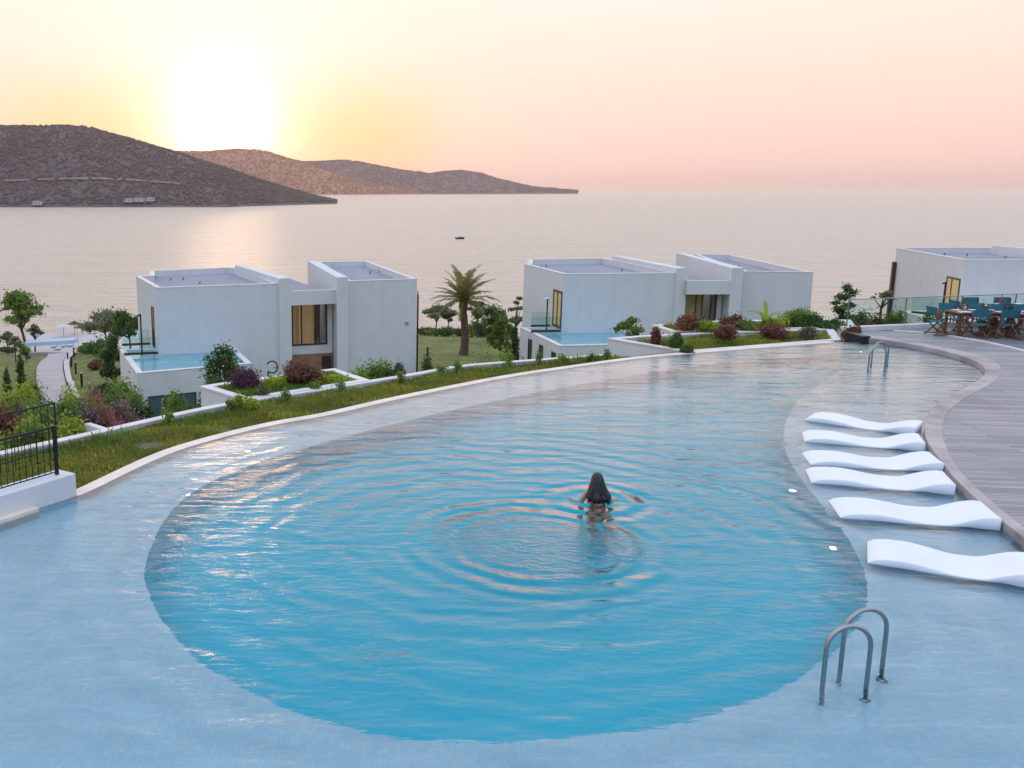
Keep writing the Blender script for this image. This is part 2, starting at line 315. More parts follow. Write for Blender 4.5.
# ------------------------------------------------------------------ mesh helpers
class MB:
    def __init__(s): s.v = []; s.f = []; s.smooth = False
    def add(s, vs, fs):
        o = len(s.v); s.v += [tuple(v) for v in vs]; s.f += [tuple(i + o for i in f) for f in fs]; return s
    def prism(s, pts, z0, z1):
        n = len(pts); a = sum(pts[i][0] * pts[(i + 1) % n][1] - pts[(i + 1) % n][0] * pts[i][1] for i in range(n))
        if a < 0: pts = list(reversed(pts))
        vs = [(p[0], p[1], z0) for p in pts] + [(p[0], p[1], z1) for p in pts]
        fs = [tuple(reversed(range(n))), tuple(range(n, 2 * n))] + [(i, (i + 1) % n, n + (i + 1) % n, n + i) for i in range(n)]
        return s.add(vs, fs)
    def box(s, c, d, rz=0):
        h = [x / 2 for x in d]; ca, sa = math.cos(rz), math.sin(rz)
        pts = [(c[0] + ca * x - sa * y, c[1] + sa * x + ca * y) for x, y in ((-h[0], -h[1]), (h[0], -h[1]), (h[0], h[1]), (-h[0], h[1]))]
        return s.prism(pts, c[2] - h[2], c[2] + h[2])
    def tube(s, path, r, n=8, caps=True):
        P = [Vector(p) for p in path]; rs = r if isinstance(r, (list, tuple)) else [r] * len(P)
        vs = []; fs = []; up = None
        for i, p in enumerate(P):
            t = (P[min(i + 1, len(P) - 1)] - P[max(i - 1, 0)]).normalized()
            if up is None: up = t.orthogonal().normalized()
            up = (up - t * up.dot(t)).normalized(); bi = t.cross(up)
            for k in range(n):
                a = 2 * math.pi * k / n; vs.append(p + (up * math.cos(a) + bi * math.sin(a)) * rs[i])
        for i in range(len(P) - 1):
            for k in range(n):
                a, b = i * n + k, i * n + (k + 1) % n; fs.append((a, b, b + n, a + n))
        if caps: fs.append(tuple(reversed(range(n)))); fs.append(tuple(range((len(P) - 1) * n, len(P) * n)))
        return s.add(vs, fs)
    def wallseg(s, p0, p1, th, z0, z1, side=1):   # a wall from p0 to p1, th thick towards its left side
        p0, p1 = Vector(p0[:2]), Vector(p1[:2]); d = (p1 - p0).normalized(); n = Vector((-d.y, d.x)) * th * side
        return s.prism([p0, p1, p1 + n, p0 + n], z0, z1)
    def build(s, name, mat, parent=None, bevel=0, smooth=False):
        me = bpy.data.meshes.new(name); me.from_pydata(s.v, [], s.f); me.update()
        o = bpy.data.objects.new(name, me); COL.objects.link(o); me.materials.append(mat)
        if smooth or s.smooth: me.polygons.foreach_set('use_smooth', [True] * len(me.polygons))
        if parent:
            o.parent = parent
            root_ = parent if parent.parent is None else parent.parent
            me.transform(Matrix.Translation(-root_.location))
        if bevel:
            b = o.modifiers.new('bevel', 'BEVEL'); b.width = bevel; b.segments = 2; b.limit_method = 'ANGLE'
        return o
def tag(o, label, cat=None, group=None, kind=None):
    if label: o['label'] = label
    if cat: o['category'] = cat
    if group: o['group'] = group
    if kind: o['kind'] = kind
    return o
def thing(name, loc, label, cat, group=None):
    o = bpy.data.objects.new(name, None); o.empty_display_size = .2; COL.objects.link(o); o.location = loc
    return tag(o, label, cat, group)
def struct(o): o['kind'] = 'structure'; return o
def copytree(o, loc, rz=None, scale=None, label=None):
    r = o.copy(); COL.objects.link(r); r.location = loc
    if rz is not None: r.rotation_euler.z = rz
    if scale: r.scale = (scale,) * 3 if not isinstance(scale, tuple) else scale
    if label: r['label'] = label
    for ch in list(o.children):
        q = ch.copy(); COL.objects.link(q); q.parent = r
        for g in ch.children:
            e = g.copy(); COL.objects.link(e); e.parent = q
    return r
def polymesh(name, loops, z, mat):
    bm = bmesh.new(); es = []
    for lp in loops:
        vs = [bm.verts.new((p[0], p[1], z)) for p in lp]
        for i in range(len(vs)): es.append(bm.edges.new((vs[i], vs[(i + 1) % len(vs)])))
    bmesh.ops.triangle_fill(bm, use_beauty=True, use_dissolve=False, edges=es, normal=(0, 0, 1))
    bmesh.ops.recalc_face_normals(bm, faces=bm.faces)
    if bm.faces and sum(f.normal.z for f in bm.faces) < 0: bmesh.ops.reverse_faces(bm, faces=bm.faces)
    me = bpy.data.meshes.new(name); bm.to_mesh(me); bm.free(); me.materials.append(mat)
    o = bpy.data.objects.new(name, me); COL.objects.link(o); return o
def spline(pts, sub=6, closed=False):
    P = [Vector(p[:2]) for p in pts]; n = len(P); out = []
    rngi = range(n if closed else n - 1)
    for i in rngi:
        g = lambda j: P[j % n] if closed else P[max(0, min(n - 1, j))]
        p0, p1, p2, p3 = g(i - 1), g(i), g(i + 1), g(i + 2)
        for k in range(sub):
            t = k / sub
            out.append(.5 * ((2 * p1) + (p2 - p0) * t + (2 * p0 - 5 * p1 + 4 * p2 - p3) * t * t + (3 * p1 - p0 - 3 * p2 + p3) * t ** 3))
    if not closed: out.append(P[-1])
    return out
def ribbon(mb, A, B, z0, z1):      # solid strip between two point lists of equal length
    n = len(A); vs = []
    for a, b in zip(A, B): vs += [(a.x, a.y, z0), (a.x, a.y, z1), (b.x, b.y, z1), (b.x, b.y, z0)]
    fs = []
    for i in range(n - 1):
        o = i * 4
        for k in range(4): fs.append((o + k, o + (k + 1) % 4, o + 4 + (k + 1) % 4, o + 4 + k))
    fs += [(0, 1, 2, 3), tuple(reversed(range((n - 1) * 4, n * 4)))]
    mb.add(vs, fs)
def offs(P, d):
    out = []
    for i, p in enumerate(P):
        t = (P[min(i + 1, len(P) - 1)] - P[max(0, i - 1)]).normalized(); out.append(p + Vector((-t.y, t.x)) * d)
    return out
def resample(P, n):
    L_ = [0]
    for a, b in zip(P, P[1:]): L_.append(L_[-1] + (b - a).length)
    out = []
    for k in range(n):
        s = L_[-1] * k / (n - 1); i = 0
        while i < len(P) - 2 and L_[i + 1] < s: i += 1
        t = (s - L_[i]) / max(1e-9, L_[i + 1] - L_[i]); out.append(P[i].lerp(P[i + 1], t))
    return out

# ------------------------------------------------------------------ ground
SEA = -22.0
def ground(x, y):
    k = [(-40, -2.6), (18, -2.6), (24, -2.9), (40, -6.8), (50, -8.3), (66, -8.6), (125, -15.2), (158, -19.8), (166, -21.2), (176, -25)]
    shore = 166 + 6 * math.sin(x * .045) + 3 * math.sin(x * .13 + 1) - max(0, x - 30) * .12 - 16 * math.exp(-((x + 47) / 13) ** 2)
    yy = y * 166 / shore if y > 66 else y
    z = k[-1][1]
    if yy < k[-1][0]:
        for (a, za), (b, zb) in zip(k, k[1:]):
            if yy <= b: z = za + (zb - za) * max(0, (yy - a)) / (b - a); break
    if 66 < yy < 170: z += .35 * noise.noise(Vector((x * .05, y * .05, 3)))
    return z
nx, ny = 150, 140
xs = np.linspace(-170, 220, nx); ys = np.linspace(-30, 190, ny)
vs = [(x, y, ground(x, y)) for y in ys for x in xs]
fs = [(j * nx + i, j * nx + i + 1, (j + 1) * nx + i + 1, (j + 1) * nx + i) for j in range(ny - 1) for i in range(nx - 1)]
g_ = MB().add(vs, fs).build('ground', M['lawn'], smooth=True); struct(g_)
# sea
def disk(name, z, mat, rad):
    m = MB(); rs = [0, 300, 1000, 3000, 9000, rad]; n = 48; vs = [(0, 0, z)]; fs = []
    for r in rs[1:]: vs += [(r * math.cos(2 * math.pi * i / n), r * math.sin(2 * math.pi * i / n), z) for i in range(n)]
    for i in range(n): fs.append((0, 1 + i, 1 + (i + 1) % n))
    for q in range(len(rs) - 2):
        for i in range(n):
            a = 1 + q * n + i; b = 1 + q * n + (i + 1) % n; fs.append((a, a + n, b + n, b))
    return m.add(vs, fs).build(name, mat)
struct(disk('sea', SEA, sea_mat(), 26000))

# ------------------------------------------------------------------ hills
def hill(name, ridge, Y0, depth, mat, seed, rough=6, nsx=260, nsy=46, shorepx=None):
    # ridge: picture outline; the hill stands at distance Y0 with its own depth behind and in front
    rx = [p[0] for p in ridge]; ry = [p[1] for p in ridge]
    vs = []
    for j in range(nsy):
        t = j / (nsy - 1)              # 0 front shore .. 0.5 ridge .. 1 back
        for i in range(nsx):
            x = rx[0] + (rx[-1] - rx[0]) * i / (nsx - 1)
            yv = np.interp(x, rx, ry); top = pd(x, yv, Y0); h = max(0, top.z - SEA)
            yy = Y0 + (t - .5) * 2 * depth * (.35 + .65 * min(1, h / 60))
            prof = math.sin(math.pi * min(1, max(0, t))) ** 1.15
            z = SEA - 1.5 + (h + 1.5) * prof
            nz = noise.fractal(Vector((top.x * .006 + seed, yy * .006, seed)), 1.0, 2.0, 6)
            z += nz * rough * prof * min(1, h / 30) * (1 - prof ** 8 * .7)
            xx = top.x * (yy / Y0 if t < .5 else 1 + (yy / Y0 - 1) * .5)
            vs.append((xx, yy, z))
    fs = [(j * nsx + i, j * nsx + i + 1, (j + 1) * nsx + i + 1, (j + 1) * nsx + i) for j in range(nsy - 1) for i in range(nsx - 1)]
    return MB().add(vs, fs).build(name, mat, smooth=True)
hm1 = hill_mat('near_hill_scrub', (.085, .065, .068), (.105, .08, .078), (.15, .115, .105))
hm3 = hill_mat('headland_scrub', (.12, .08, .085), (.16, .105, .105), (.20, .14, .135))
hm2 = hill_mat('sun_glow_hill_scrub', (.34, .15, .08), (.40, .18, .10), (.44, .22, .13))  # orange sun glow over the middle ridge painted into its scrub colour
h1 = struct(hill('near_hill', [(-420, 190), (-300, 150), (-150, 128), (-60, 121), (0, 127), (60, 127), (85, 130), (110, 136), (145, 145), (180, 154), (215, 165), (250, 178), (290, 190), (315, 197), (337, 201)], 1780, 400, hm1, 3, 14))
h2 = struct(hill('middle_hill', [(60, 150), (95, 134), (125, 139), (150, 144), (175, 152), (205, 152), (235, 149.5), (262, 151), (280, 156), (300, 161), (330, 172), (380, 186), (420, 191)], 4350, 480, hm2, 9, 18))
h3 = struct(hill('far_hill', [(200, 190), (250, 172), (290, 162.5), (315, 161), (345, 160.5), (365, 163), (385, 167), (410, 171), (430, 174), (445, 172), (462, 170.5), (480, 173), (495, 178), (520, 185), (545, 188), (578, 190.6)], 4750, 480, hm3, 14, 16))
# wood on the near hill: low crowns, a mass nobody could count
def hill_wood(hillobj, n, smin, smax, name, label, seed, z0=3, leafcols=((.085, .065, .062), (.105, .08, .072), (.14, .105, .09))):
    me = hillobj.data; nsx = 260; nv = len(me.vertices)
    cov = np.empty(nv * 3, 'f'); me.vertices.foreach_get('co', cov); cov = cov.reshape(-1, 3)
    r = np.random.default_rng(seed)
    rows = r.uniform(.5, 24, n); cols = r.uniform(0, nsx - 1.01, n)
    j = rows.astype(int); i = cols.astype(int); fj = (rows - j)[:, None]; fi = (cols - i)[:, None]
    P = (cov[j * nsx + i] * (1 - fi) + cov[j * nsx + i + 1] * fi) * (1 - fj) + (cov[(j + 1) * nsx + i] * (1 - fi) + cov[(j + 1) * nsx + i + 1] * fi) * fj
    keep = np.array([noise.noise(Vector((p[0] * .012, p[1] * .012, 5))) > -.55 + r.uniform(-.25, .25) and p[2] > SEA + z0 for p in P]); P = P[keep]
    m = MB(); ico = []
    bm = bmesh.new(); bmesh.ops.create_icosphere(bm, subdivisions=1, radius=1); iv = np.array([v.co[:] for v in bm.verts]); ifs = [[v.index for v in f.verts] for f in bm.faces]; bm.free()
    V = []; Fc = []
    for q, p in enumerate(P):
        s = r.uniform(smin, smax); vv = iv * (s, s, s * r.uniform(.7, 1.2)) * r.uniform(.75, 1.25, (len(iv), 1)) + p + (0, 0, s * .3)
        V.append(vv); Fc += [tuple(a + q * len(iv) for a in f) for f in ifs]
    m.v = [tuple(a) for a in np.concatenate(V)]; m.f = Fc
    k = hill_mat(name + '_leaves', *leafcols)
    o = m.build(name, k); tag(o, label, 'woodland', kind='stuff'); return o
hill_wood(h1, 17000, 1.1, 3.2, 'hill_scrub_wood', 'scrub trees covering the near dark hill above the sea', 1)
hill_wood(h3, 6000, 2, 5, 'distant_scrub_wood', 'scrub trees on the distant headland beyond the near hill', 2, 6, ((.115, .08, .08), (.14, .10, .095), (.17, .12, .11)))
hill_wood(h2, 5000, 2, 5, 'ridge_scrub_wood', 'scrub trees on the middle ridge under the setting sun', 4, 3, ((.26, .12, .07), (.30, .14, .085), (.34, .17, .10)))  # crowns carry the same orange sun glow in their colour

# a road cut and a few houses at the foot of the near hill
deps = bpy.context.evaluated_depsgraph_get()
def bvh(o): return BVHTree.FromPolygons([v.co[:] for v in o.data.vertices], [tuple(p.vertices) for p in o.data.polygons])
hb = bvh(h1)
m = MB(); A_ = []; B_ = []
for i in range(70):
    x = -80 + i * 4.2; y = 178.5 + 2.2 * math.sin(i * .11) + (x / 60.0) * 1.2
    for yy, lst in ((y - .7, A_), (y + .6, B_)):
        hit = hb.ray_cast(Vector((0, 0, HC)), ray(x, yy))[0]
        if hit: lst.append(hit - ray(x, yy).normalized() * 9)
nn = min(len(A_), len(B_)); vs = []
for a, b in zip(A_[:nn], B_[:nn]): vs += [a, b]
m.add(vs, [(2 * i, 2 * i + 1, 2 * i + 3, 2 * i + 2) for i in range(min(nn, 64) - 1) if math.sin(i * .9) + math.sin(i * 2.3) > -.9]); struct(m.build('hill_road', solid('pale_earth', (.24, .185, .16), .95, 0, .35, .05)))
for i, (x, y, w) in enumerate(((131, 202.5, 9), (141, 202, 12), (152, 201.5, 8), (40, 205, 9))):
    hit = hb.ray_cast(Vector((0, 0, HC)), ray(x, y - 1.2))[0]
    if not hit: continue
    hit = hit - Vector((0, 12, 1)); lb = ['leftmost small pale house of the three at the foot of the near hill', 'widest small pale house of the three at the foot of the near hill', 'rightmost small pale house of the three at the foot of the near hill', 'lone small pale house on the shore far left under the near hill'][i]
    t = thing('far_house', hit, lb, 'house', 'small houses at the foot of the near hill')
    MB().box(hit + Vector((0, 0, 2)), (w * 1.3, 9, 4)).build('wall', M['render'], t)
    hw = w * .65 + .6; MB().add([hit + Vector(v) for v in ((-hw, -5, 4.0), (hw, -5, 4.0), (hw, 5, 4.0), (-hw, 5, 4.0), (-hw * .6, 0, 5.6), (hw * .6, 0, 5.6))], [(0, 1, 5, 4), (2, 3, 4, 5), (1, 2, 5), (3, 0, 4), (3, 2, 1, 0)]).build('roof', M['timber'], t)
    for q in (-.5, 0, .5): MB().box(hit + Vector((q * w, -4.52, 2.2)), (1.4, .12, 1.8)).build('window', M['dark'], t)

# ------------------------------------------------------------------ swimming pool
edge = spline([px(*p) for p in ((78, 496), (92, 490), (157.6, 458.7), (202.5, 443), (271, 425.7), (330, 415), (400, 399), (500, 379), (560, 369.5), (640, 358.5), (700, 353), (760, 348), (835, 342.5))], 6)
right = spline([px(*p, .06) for p in ((862, 339.5), (890, 343), (920.6, 348), (956, 356.5), (978, 365), (985, 374), (977, 383), (956, 395), (938, 406), (927.7, 417), (924, 431), (927.7, 446), (940, 463.6), (959, 487), (991, 516), (1024, 543), (1075, 585), (1180, 670), (1350, 800))], 5)
near = [Vector((11, 3)), Vector((8, -1)), Vector((-6, -1)), Vector((-9.5, 4)), Vector((-9.5, 9.2))]
leftpt = px(0, 520); wall_end = px(77, 494.6)
pool = edge + right + near + [Vector(leftpt[:2]) + (Vector(leftpt[:2]) - Vector(wall_end[:2])) * 1.2]
deepc = spline([px(*p, -.2) for p in ((147, 570), (150, 600), (172, 640), (212, 675), (268, 705), (330, 727), (400, 741), (480, 746), (560, 745), (640, 737), (700, 724), (760, 703), (810, 675), (845, 645), (864, 610), (864, 580), (848, 545), (820, 510), (797, 480), (784, 452), (786, 425), (800, 404), (826, 385), (842, 372), (835, 362), (800, 362), (700, 371), (600, 386), (500, 405), (400, 428), (300, 455), (235, 477), (190, 500), (160, 535))], 4, True)
struct(polymesh('pool_shelf', [pool, deepc], -.30, M['shelf']))
struct(polymesh('pool_bottom', [deepc], -1.4, M['deep']))
m = MB(); n = len(deepc)
m.add([(p.x, p.y, -.30) for p in deepc] + [(p.x, p.y, -1.4) for p in deepc], [(i, (i + 1) % n, n + (i + 1) % n, n + i) for i in range(n)])
struct(m.build('pool_basin_wall', M['deep']))
m = MB(); n = len(pool)
m.add([(p.x, p.y, -.05) for p in pool] + [(p.x, p.y, -2.4) for p in pool], [(i, (i + 1) % n, n + (i + 1) % n, n + i) for i in range(n)])
struct(m.build('pool_side_wall', M['shelf']))
struct(polymesh('pool_water', [pool], 0.0, pool_water_mat()))
# infinity edge
m = MB(); E = resample(edge, 90); ribbon(m, offs(E, -.02), offs(E, .24), -2.4, .012)
struct(m.build('pool_edge', M['coping']))
m = MB(); E2 = resample(offs(edge, .24), 90); ribbon(m, E2, offs(E2, .35), -2.4, -.25)
struct(m.build('overflow_channel', M['trim']))
# ------------------------------------------------------------------ deck on the right
r_in = resample(right, 140)
outer = resample(spline([px(*p, .13) for p in ((858, 334.5), (895, 338), (931, 344.5), (977, 354.5), (994.5, 361), (1001, 369), (996, 379.5), (977, 391.5), (956, 404), (946, 416), (942.5, 431), (947, 448), (959, 469), (984, 494), (1024, 527), (1085, 575), (1200, 665), (1380, 800))], 5), 140)
m = MB(); ribbon(m, r_in, outer, -.4, .13); struct(m.build('deck_kerb', M['stone'], bevel=.012))
backL = px(848, 331, .12); backR = px(1300, 311, .12)
deckpoly = outer + [Vector((20, 3)), Vector((34, 3)), Vector((40, 34.5)), Vector(backR[:2]), Vector(backL[:2])]
struct(polymesh('deck', [deckpoly], .118, M['deck']))
m = MB(); d_ = [Vector((p[0], p[1])) for p in (Vector((34, 3)), Vector((40, 34.5)), backR, backL)]
for a, b in zip(d_, d_[1:]): m.wallseg(a, b, .1, -2.5, .11, -1)
struct(m.build('deck_fascia', M['render']))
# dining floor with a white curved edging
din = spline([px(*p, .12) for p in ((893, 331), (930, 334), (965, 339), (1000, 346), (1040, 356), (1100, 372), (1200, 395))], 6)
dn = din + [Vector(px(1320, 330, .12)[:2]), Vector(px(1300, 312, .12)[:2]), Vector(px(880, 330.4, .12)[:2])]
struct(polymesh('dining_floor', [dn], .124, M['floor']))
m = MB(); D = resample(din, 50); ribbon(m, D, offs(D, .14), .10, .15); struct(m.build('floor_edging', M['trim']))
# dark planter kerb at the pool corner
m = MB(); a, b, c2 = px(845, 334, .12), px(862, 338.5, .12), px(934, 326.7, .12)
m.wallseg(a, b, .28, -.3, .19); o = m.build('overflow_grate', M['dark'], bevel=.01)
tag(o, 'dark metal box at the far corner of the pool beside the deck', 'drain box')
m = MB(); m.wallseg(px(846, 331.5, .12), px(1300, 312, .12), .25, -.3, .26); o = m.build('low_kerb_wall', M['trim'], bevel=.01); tag(o, 'low stone kerb under the glass balustrade behind the dining tables', 'kerb')

# glass balustrade
GB0, GB1 = px(846, 330.5, .12), px(1300, 311, .12)
bal = thing('glass_balustrade', GB0, 'clear green-tinted glass balustrade with thin posts behind the dining tables', 'balustrade')
dv = (GB1 - GB0); n = 9
for i in range(n):
    a = GB0 + dv * (i / n); b = GB0 + dv * ((i + 1) / n); u = (b - a).normalized()
    MB().wallseg(a + u * .03, b - u * .03, .015, .27, 1.14).build('glass_panel', M['balglass'], bal)
    MB().tube([(a.x, a.y, .26), (a.x, a.y, 1.16)], .022, 8).build('post', M['steel'], bal)
MB().tube([(GB0.x, GB0.y, 1.16), (GB1.x, GB1.y, 1.16)], .018, 8).build('top_rail', M['steel'], bal)

# ------------------------------------------------------------------ lawn strip and low wall
LZ = -.21
lw = spline([px(*p, -.12) for p in ((-60, 470), (0, 456), (65, 441.6), (112.8, 431), (165.5, 419), (202.5, 411), (244.7, 403), (284, 396.7), (330, 389.8), (371, 383), (410, 376.6), (463, 367.5), (515.5, 363), (568, 359), (606, 356))], 6)
LW = resample(lw, 100)
m = MB(); ribbon(m, LW, offs(LW, .17), -4.0, -.12); o = m.build('garden_wall', M['render']); tag(o, 'long low white curved wall along the far side of the weedy lawn strip', 'wall')
m = MB(); ribbon(m, offs(LW, -.03), offs(LW, .20), -.118, -.085); o.name = 'garden_wall'; cap = m.build('wall_cap', M['trim']); cap.parent = o
lawnedge = [Vector(p) for p in offs(edge, .55)]
lawn_poly = lw + [Vector(p[:2]) for p in reversed(lawnedge)]
# left part runs behind the white parapet
lawn_poly = lw + list(reversed(lawnedge)) + [Vector(px(60, 500)[:2]), Vector(px(-60, 540)[:2])]
struct(polymesh('lawn_strip', [lawn_poly], LZ, M['soil']))
def inside(p, poly):
    c_ = False; n = len(poly); j = n - 1
    for i in range(n):
        if (poly[i].y > p[1]) != (poly[j].y > p[1]) and p[0] < (poly[j].x - poly[i].x) * (p[1] - poly[i].y) / (poly[j].y - poly[i].y) + poly[i].x: c_ = not c_
        j = i
    return c_
def blades(name, poly, z, n, h0, h1, mat, label, seed, clump=.35, wid=.012, thr=-.15, cat='grass'):
    r = random.Random(seed); V = []; Fc = []
    x0, x1 = min(p.x for p in poly), max(p.x for p in poly); y0, y1 = min(p.y for p in poly), max(p.y for p in poly)
    k = 0; tries = 0
    while k < n and tries < n * 12:
        tries += 1
        x, y = r.uniform(x0, x1), r.uniform(y0, y1)
        if noise.noise(Vector((x * 1.1, y * 1.1, seed))) < thr + r.uniform(-.2, .2) or not inside((x, y), poly): continue
        zz = z(x, y) if callable(z) else z
        hh = r.uniform(h0, h1) * (.6 + .8 * abs(noise.noise(Vector((x * .6, y * .6, seed + 4)))) * 2)
        a = r.uniform(0, 6.28); ca, sa = math.cos(a), math.sin(a); w = wid * r.uniform(.6, 1.5)
        lx, ly = r.gauss(0, .35) * hh, r.gauss(0, .35) * hh; o = len(V)
        V += [(x - ca * w, y - sa * w, zz), (x + ca * w, y + sa * w, zz), (x + lx * .4 + ca * w * .7, y + ly * .4 + sa * w * .7, zz + hh * .6), (x + lx, y + ly, zz + hh)]
        Fc += [(o, o + 1, o + 2), (o, o + 2, o + 3)]; k += 1
    m = MB(); m.v = V; m.f = Fc; o = m.build(name, mat); tag(o, label, cat, kind='stuff'); return o
blades('lawn_grass', lawn_poly, LZ, 80000, .03, .09, M['grass'], 'patchy green grass on the strip between pool and low white wall', 11, thr=-.28)
blades('lawn_weeds', lawn_poly, LZ, 8000, .04, .13, M['weed'], 'yellowish weeds growing among the grass beside the pool', 23, wid=.02, thr=.12, cat='weeds')
blades('wall_foot_grass', offs(LW, -.05) + list(reversed(offs(LW, -.75))), LZ, 7000, .06, .20, M['leafmid'], 'taller green grass along the foot of the low white wall', 31, thr=-.05)

# ------------------------------------------------------------------ foliage helpers
def leaf_cloud(lobes, n, size, seed, asp=1.6, droop=0):
    # lobes: (centre, radii); leaves are set through each lobe's volume, denser towards its outside
    r = np.random.default_rng(seed); w = np.array([l[1][0] * l[1][1] + l[1][1] * l[1][2] for l in lobes]); w = w / w.sum()
    idx = r.choice(len(lobes), n, p=w)
    C = np.array([l[0] for l in lobes])[idx]; Rd = np.array([l[1] for l in lobes])[idx]
    d = r.normal(size=(n, 3)); d /= np.linalg.norm(d, axis=1)[:, None]
    rad = r.uniform(.12, 1.0, (n, 1)) ** .55 * (1 + (.24 + droop) * r.normal(size=(n, 1)))
    P = C + d * Rd * rad
    nrm = d + r.normal(size=(n, 3)) * .7; nrm /= np.linalg.norm(nrm, axis=1)[:, None]
    t = np.cross(nrm, r.normal(size=(n, 3))); t /= np.linalg.norm(t, axis=1)[:, None]
    b = np.cross(nrm, t); s = size * r.uniform(.6, 1.4, (n, 1))
    A = P - t * s * asp * .5; B = P + b * s * .5; Cc = P + t * s * asp * .5; D = P - b * s * .5
    V = np.stack([A, B, Cc, D], 1).reshape(-1, 3)
    return V, n
def quads_obj(name, V, n, mat, parent):
    me = bpy.data.meshes.new(name); V = V - np.array(parent.location)[None] if parent else V
    me.vertices.add(n * 4); me.vertices.foreach_set('co', V.astype('f').ravel())
    me.loops.add(n * 4); me.loops.foreach_set('vertex_index', np.arange(n * 4, dtype='i'))
    me.polygons.add(n); me.polygons.foreach_set('loop_start', np.arange(0, n * 4, 4, dtype='i'))
    me.update(calc_edges=True); me.materials.append(mat)
    o = bpy.data.objects.new(name, me); COL.objects.link(o)
    if parent: o.parent = parent
    return o
def shrub(base, w, h, mat, label, n=1500, size=.06, seed=0, group=None, stems=4, name='shrub', cat='shrub', low=.25, asp=1.6, spiky=0, petals=None):
    r = random.Random(seed + 100); t = thing(name, base, label, cat, group)
    m = MB(); lobes = []
    for i in range(stems + 3):
        a = r.uniform(0, 6.28); q = r.uniform(.1, .62) * w / 2
        tip = Vector(base) + Vector((math.cos(a) * q, math.sin(a) * q, h * r.uniform(.45, .82)))
        if i < stems: m.tube([base, Vector(base).lerp(tip, .5) + Vector((r.uniform(-.04, .04) * w, 0, 0)), tip], [.022 * h + .004, .015 * h, .004], 5)
        rr = w * r.uniform(.16, .32); lobes.append((tuple(tip - Vector((0, 0, .08 * h))), (rr, rr, h * r.uniform(.16, .34))))
    lobes.append((tuple(Vector(base) + Vector((0, 0, h * .42))), (w * .40, w * .40, h * .36)))
    m.build('stems', M['bark'], t)
    V, k = leaf_cloud(lobes, n, size, seed, asp)
    V[:, 2] = np.maximum(V[:, 2], base[2] + .01)
    quads_obj('foliage', V, k, mat, t)
    if petals:
        lb = [(l[0], tuple(x * 1.12 for x in l[1])) for l in lobes]; V, k = leaf_cloud(lb, int(n * .9), size * 1.15, seed + 1, 1.0)
        V[:, 2] = np.maximum(V[:, 2], base[2] + h * .3); quads_obj('blossom', V, k, petals, t)
    return t
def tree(base, H, w, mat, label, n=2500, size=.14, seed=0, trunk_h=.4, lean=(0, 0), group=None, cat='tree', name='tree', lobes_n=10, trunk_r=None, flat=.6, gap=.2, limbs=9):
    lobes_n = int(lobes_n * 2.1)
    r = random.Random(seed + 500); t = thing(name, base, label, cat, group); B = Vector(base)
    fork = B + Vector((lean[0] * H * .5, lean[1] * H * .5, H * trunk_h)); tr = trunk_r or H * .022
    m = MB(); m.tube([B, B.lerp(fork, .5) + Vector((r.uniform(-.03, .03) * H, 0, 0)), fork], [tr * 1.4, tr, tr * .8], 7)
    lobes = []
    for i in range(lobes_n):
        a = r.uniform(0, 6.28); q = (r.random() ** .6) * w * .46; up = r.uniform(trunk_h + .08, .93)
        q *= math.sin(math.pi * min(1, max(.12, (up - trunk_h + .15) / (1.12 - trunk_h)))) + .15
        c_ = B + Vector((lean[0] * H + math.cos(a) * q, lean[1] * H + math.sin(a) * q, H * up))
        if i < limbs or r.random() < .6:
            m.tube([fork - Vector((0, 0, .05 * H * r.random())), fork.lerp(c_, .5) + Vector((0, 0, -.02 * H)), c_], [tr * .6, tr * .35, tr * .12], 5)
        rr = w * r.uniform(.09, .20); lobes.append((tuple(c_), (rr * r.uniform(.7, 1.4), rr, rr * flat * r.uniform(.6, 1.2))))
    pass
    size *= .8; n = int(n * 1.6)
    m.build('trunk', M['bark'], t)
    V, k = leaf_cloud(lobes, n, size, seed, 1.6, .20); quads_obj('crown', V, k, mat, t); return t
def cypress(base, H, w, label, n=1800, seed=0, mat='leafdark', group=None, name='cypress_tree'):
    t = thing(name, base, label, 'tree', group); B = Vector(base)
    MB().tube([B, B + Vector((0, 0, H * .9))], [.05 * H * .4, .01], 6).build('trunk', M['bark'], t)
    lobes = []; r = random.Random(seed)
    for i in range(12):
        f = (i + .5) / 12; rr = w / 2 * (math.sin(math.pi * (f * .88 + .1)) ** .7) * r.uniform(.75, 1.1)
        lobes.append((tuple(B + Vector((r.uniform(-.12, .12) * w, r.uniform(-.12, .12) * w, H * (.04 + .93 * f)))), (rr, rr, H * .07)))
    V, k = leaf_cloud(lobes, n, .035 * H ** .5 + .02, seed, 2.2); quads_obj('crown', V, k, M[mat], t); return t
def fit(xb, yb, ytop, wpx, Y=None, z=None):
    # base point and real height / width of a plant from where it stands
    b = pd(xb, yb, Y) if Y else px(xb, yb, z)
    dist = b.y / ray(xb, yb).y; s = dist / F
    return b, (yb - ytop) * s / CP, wpx * s

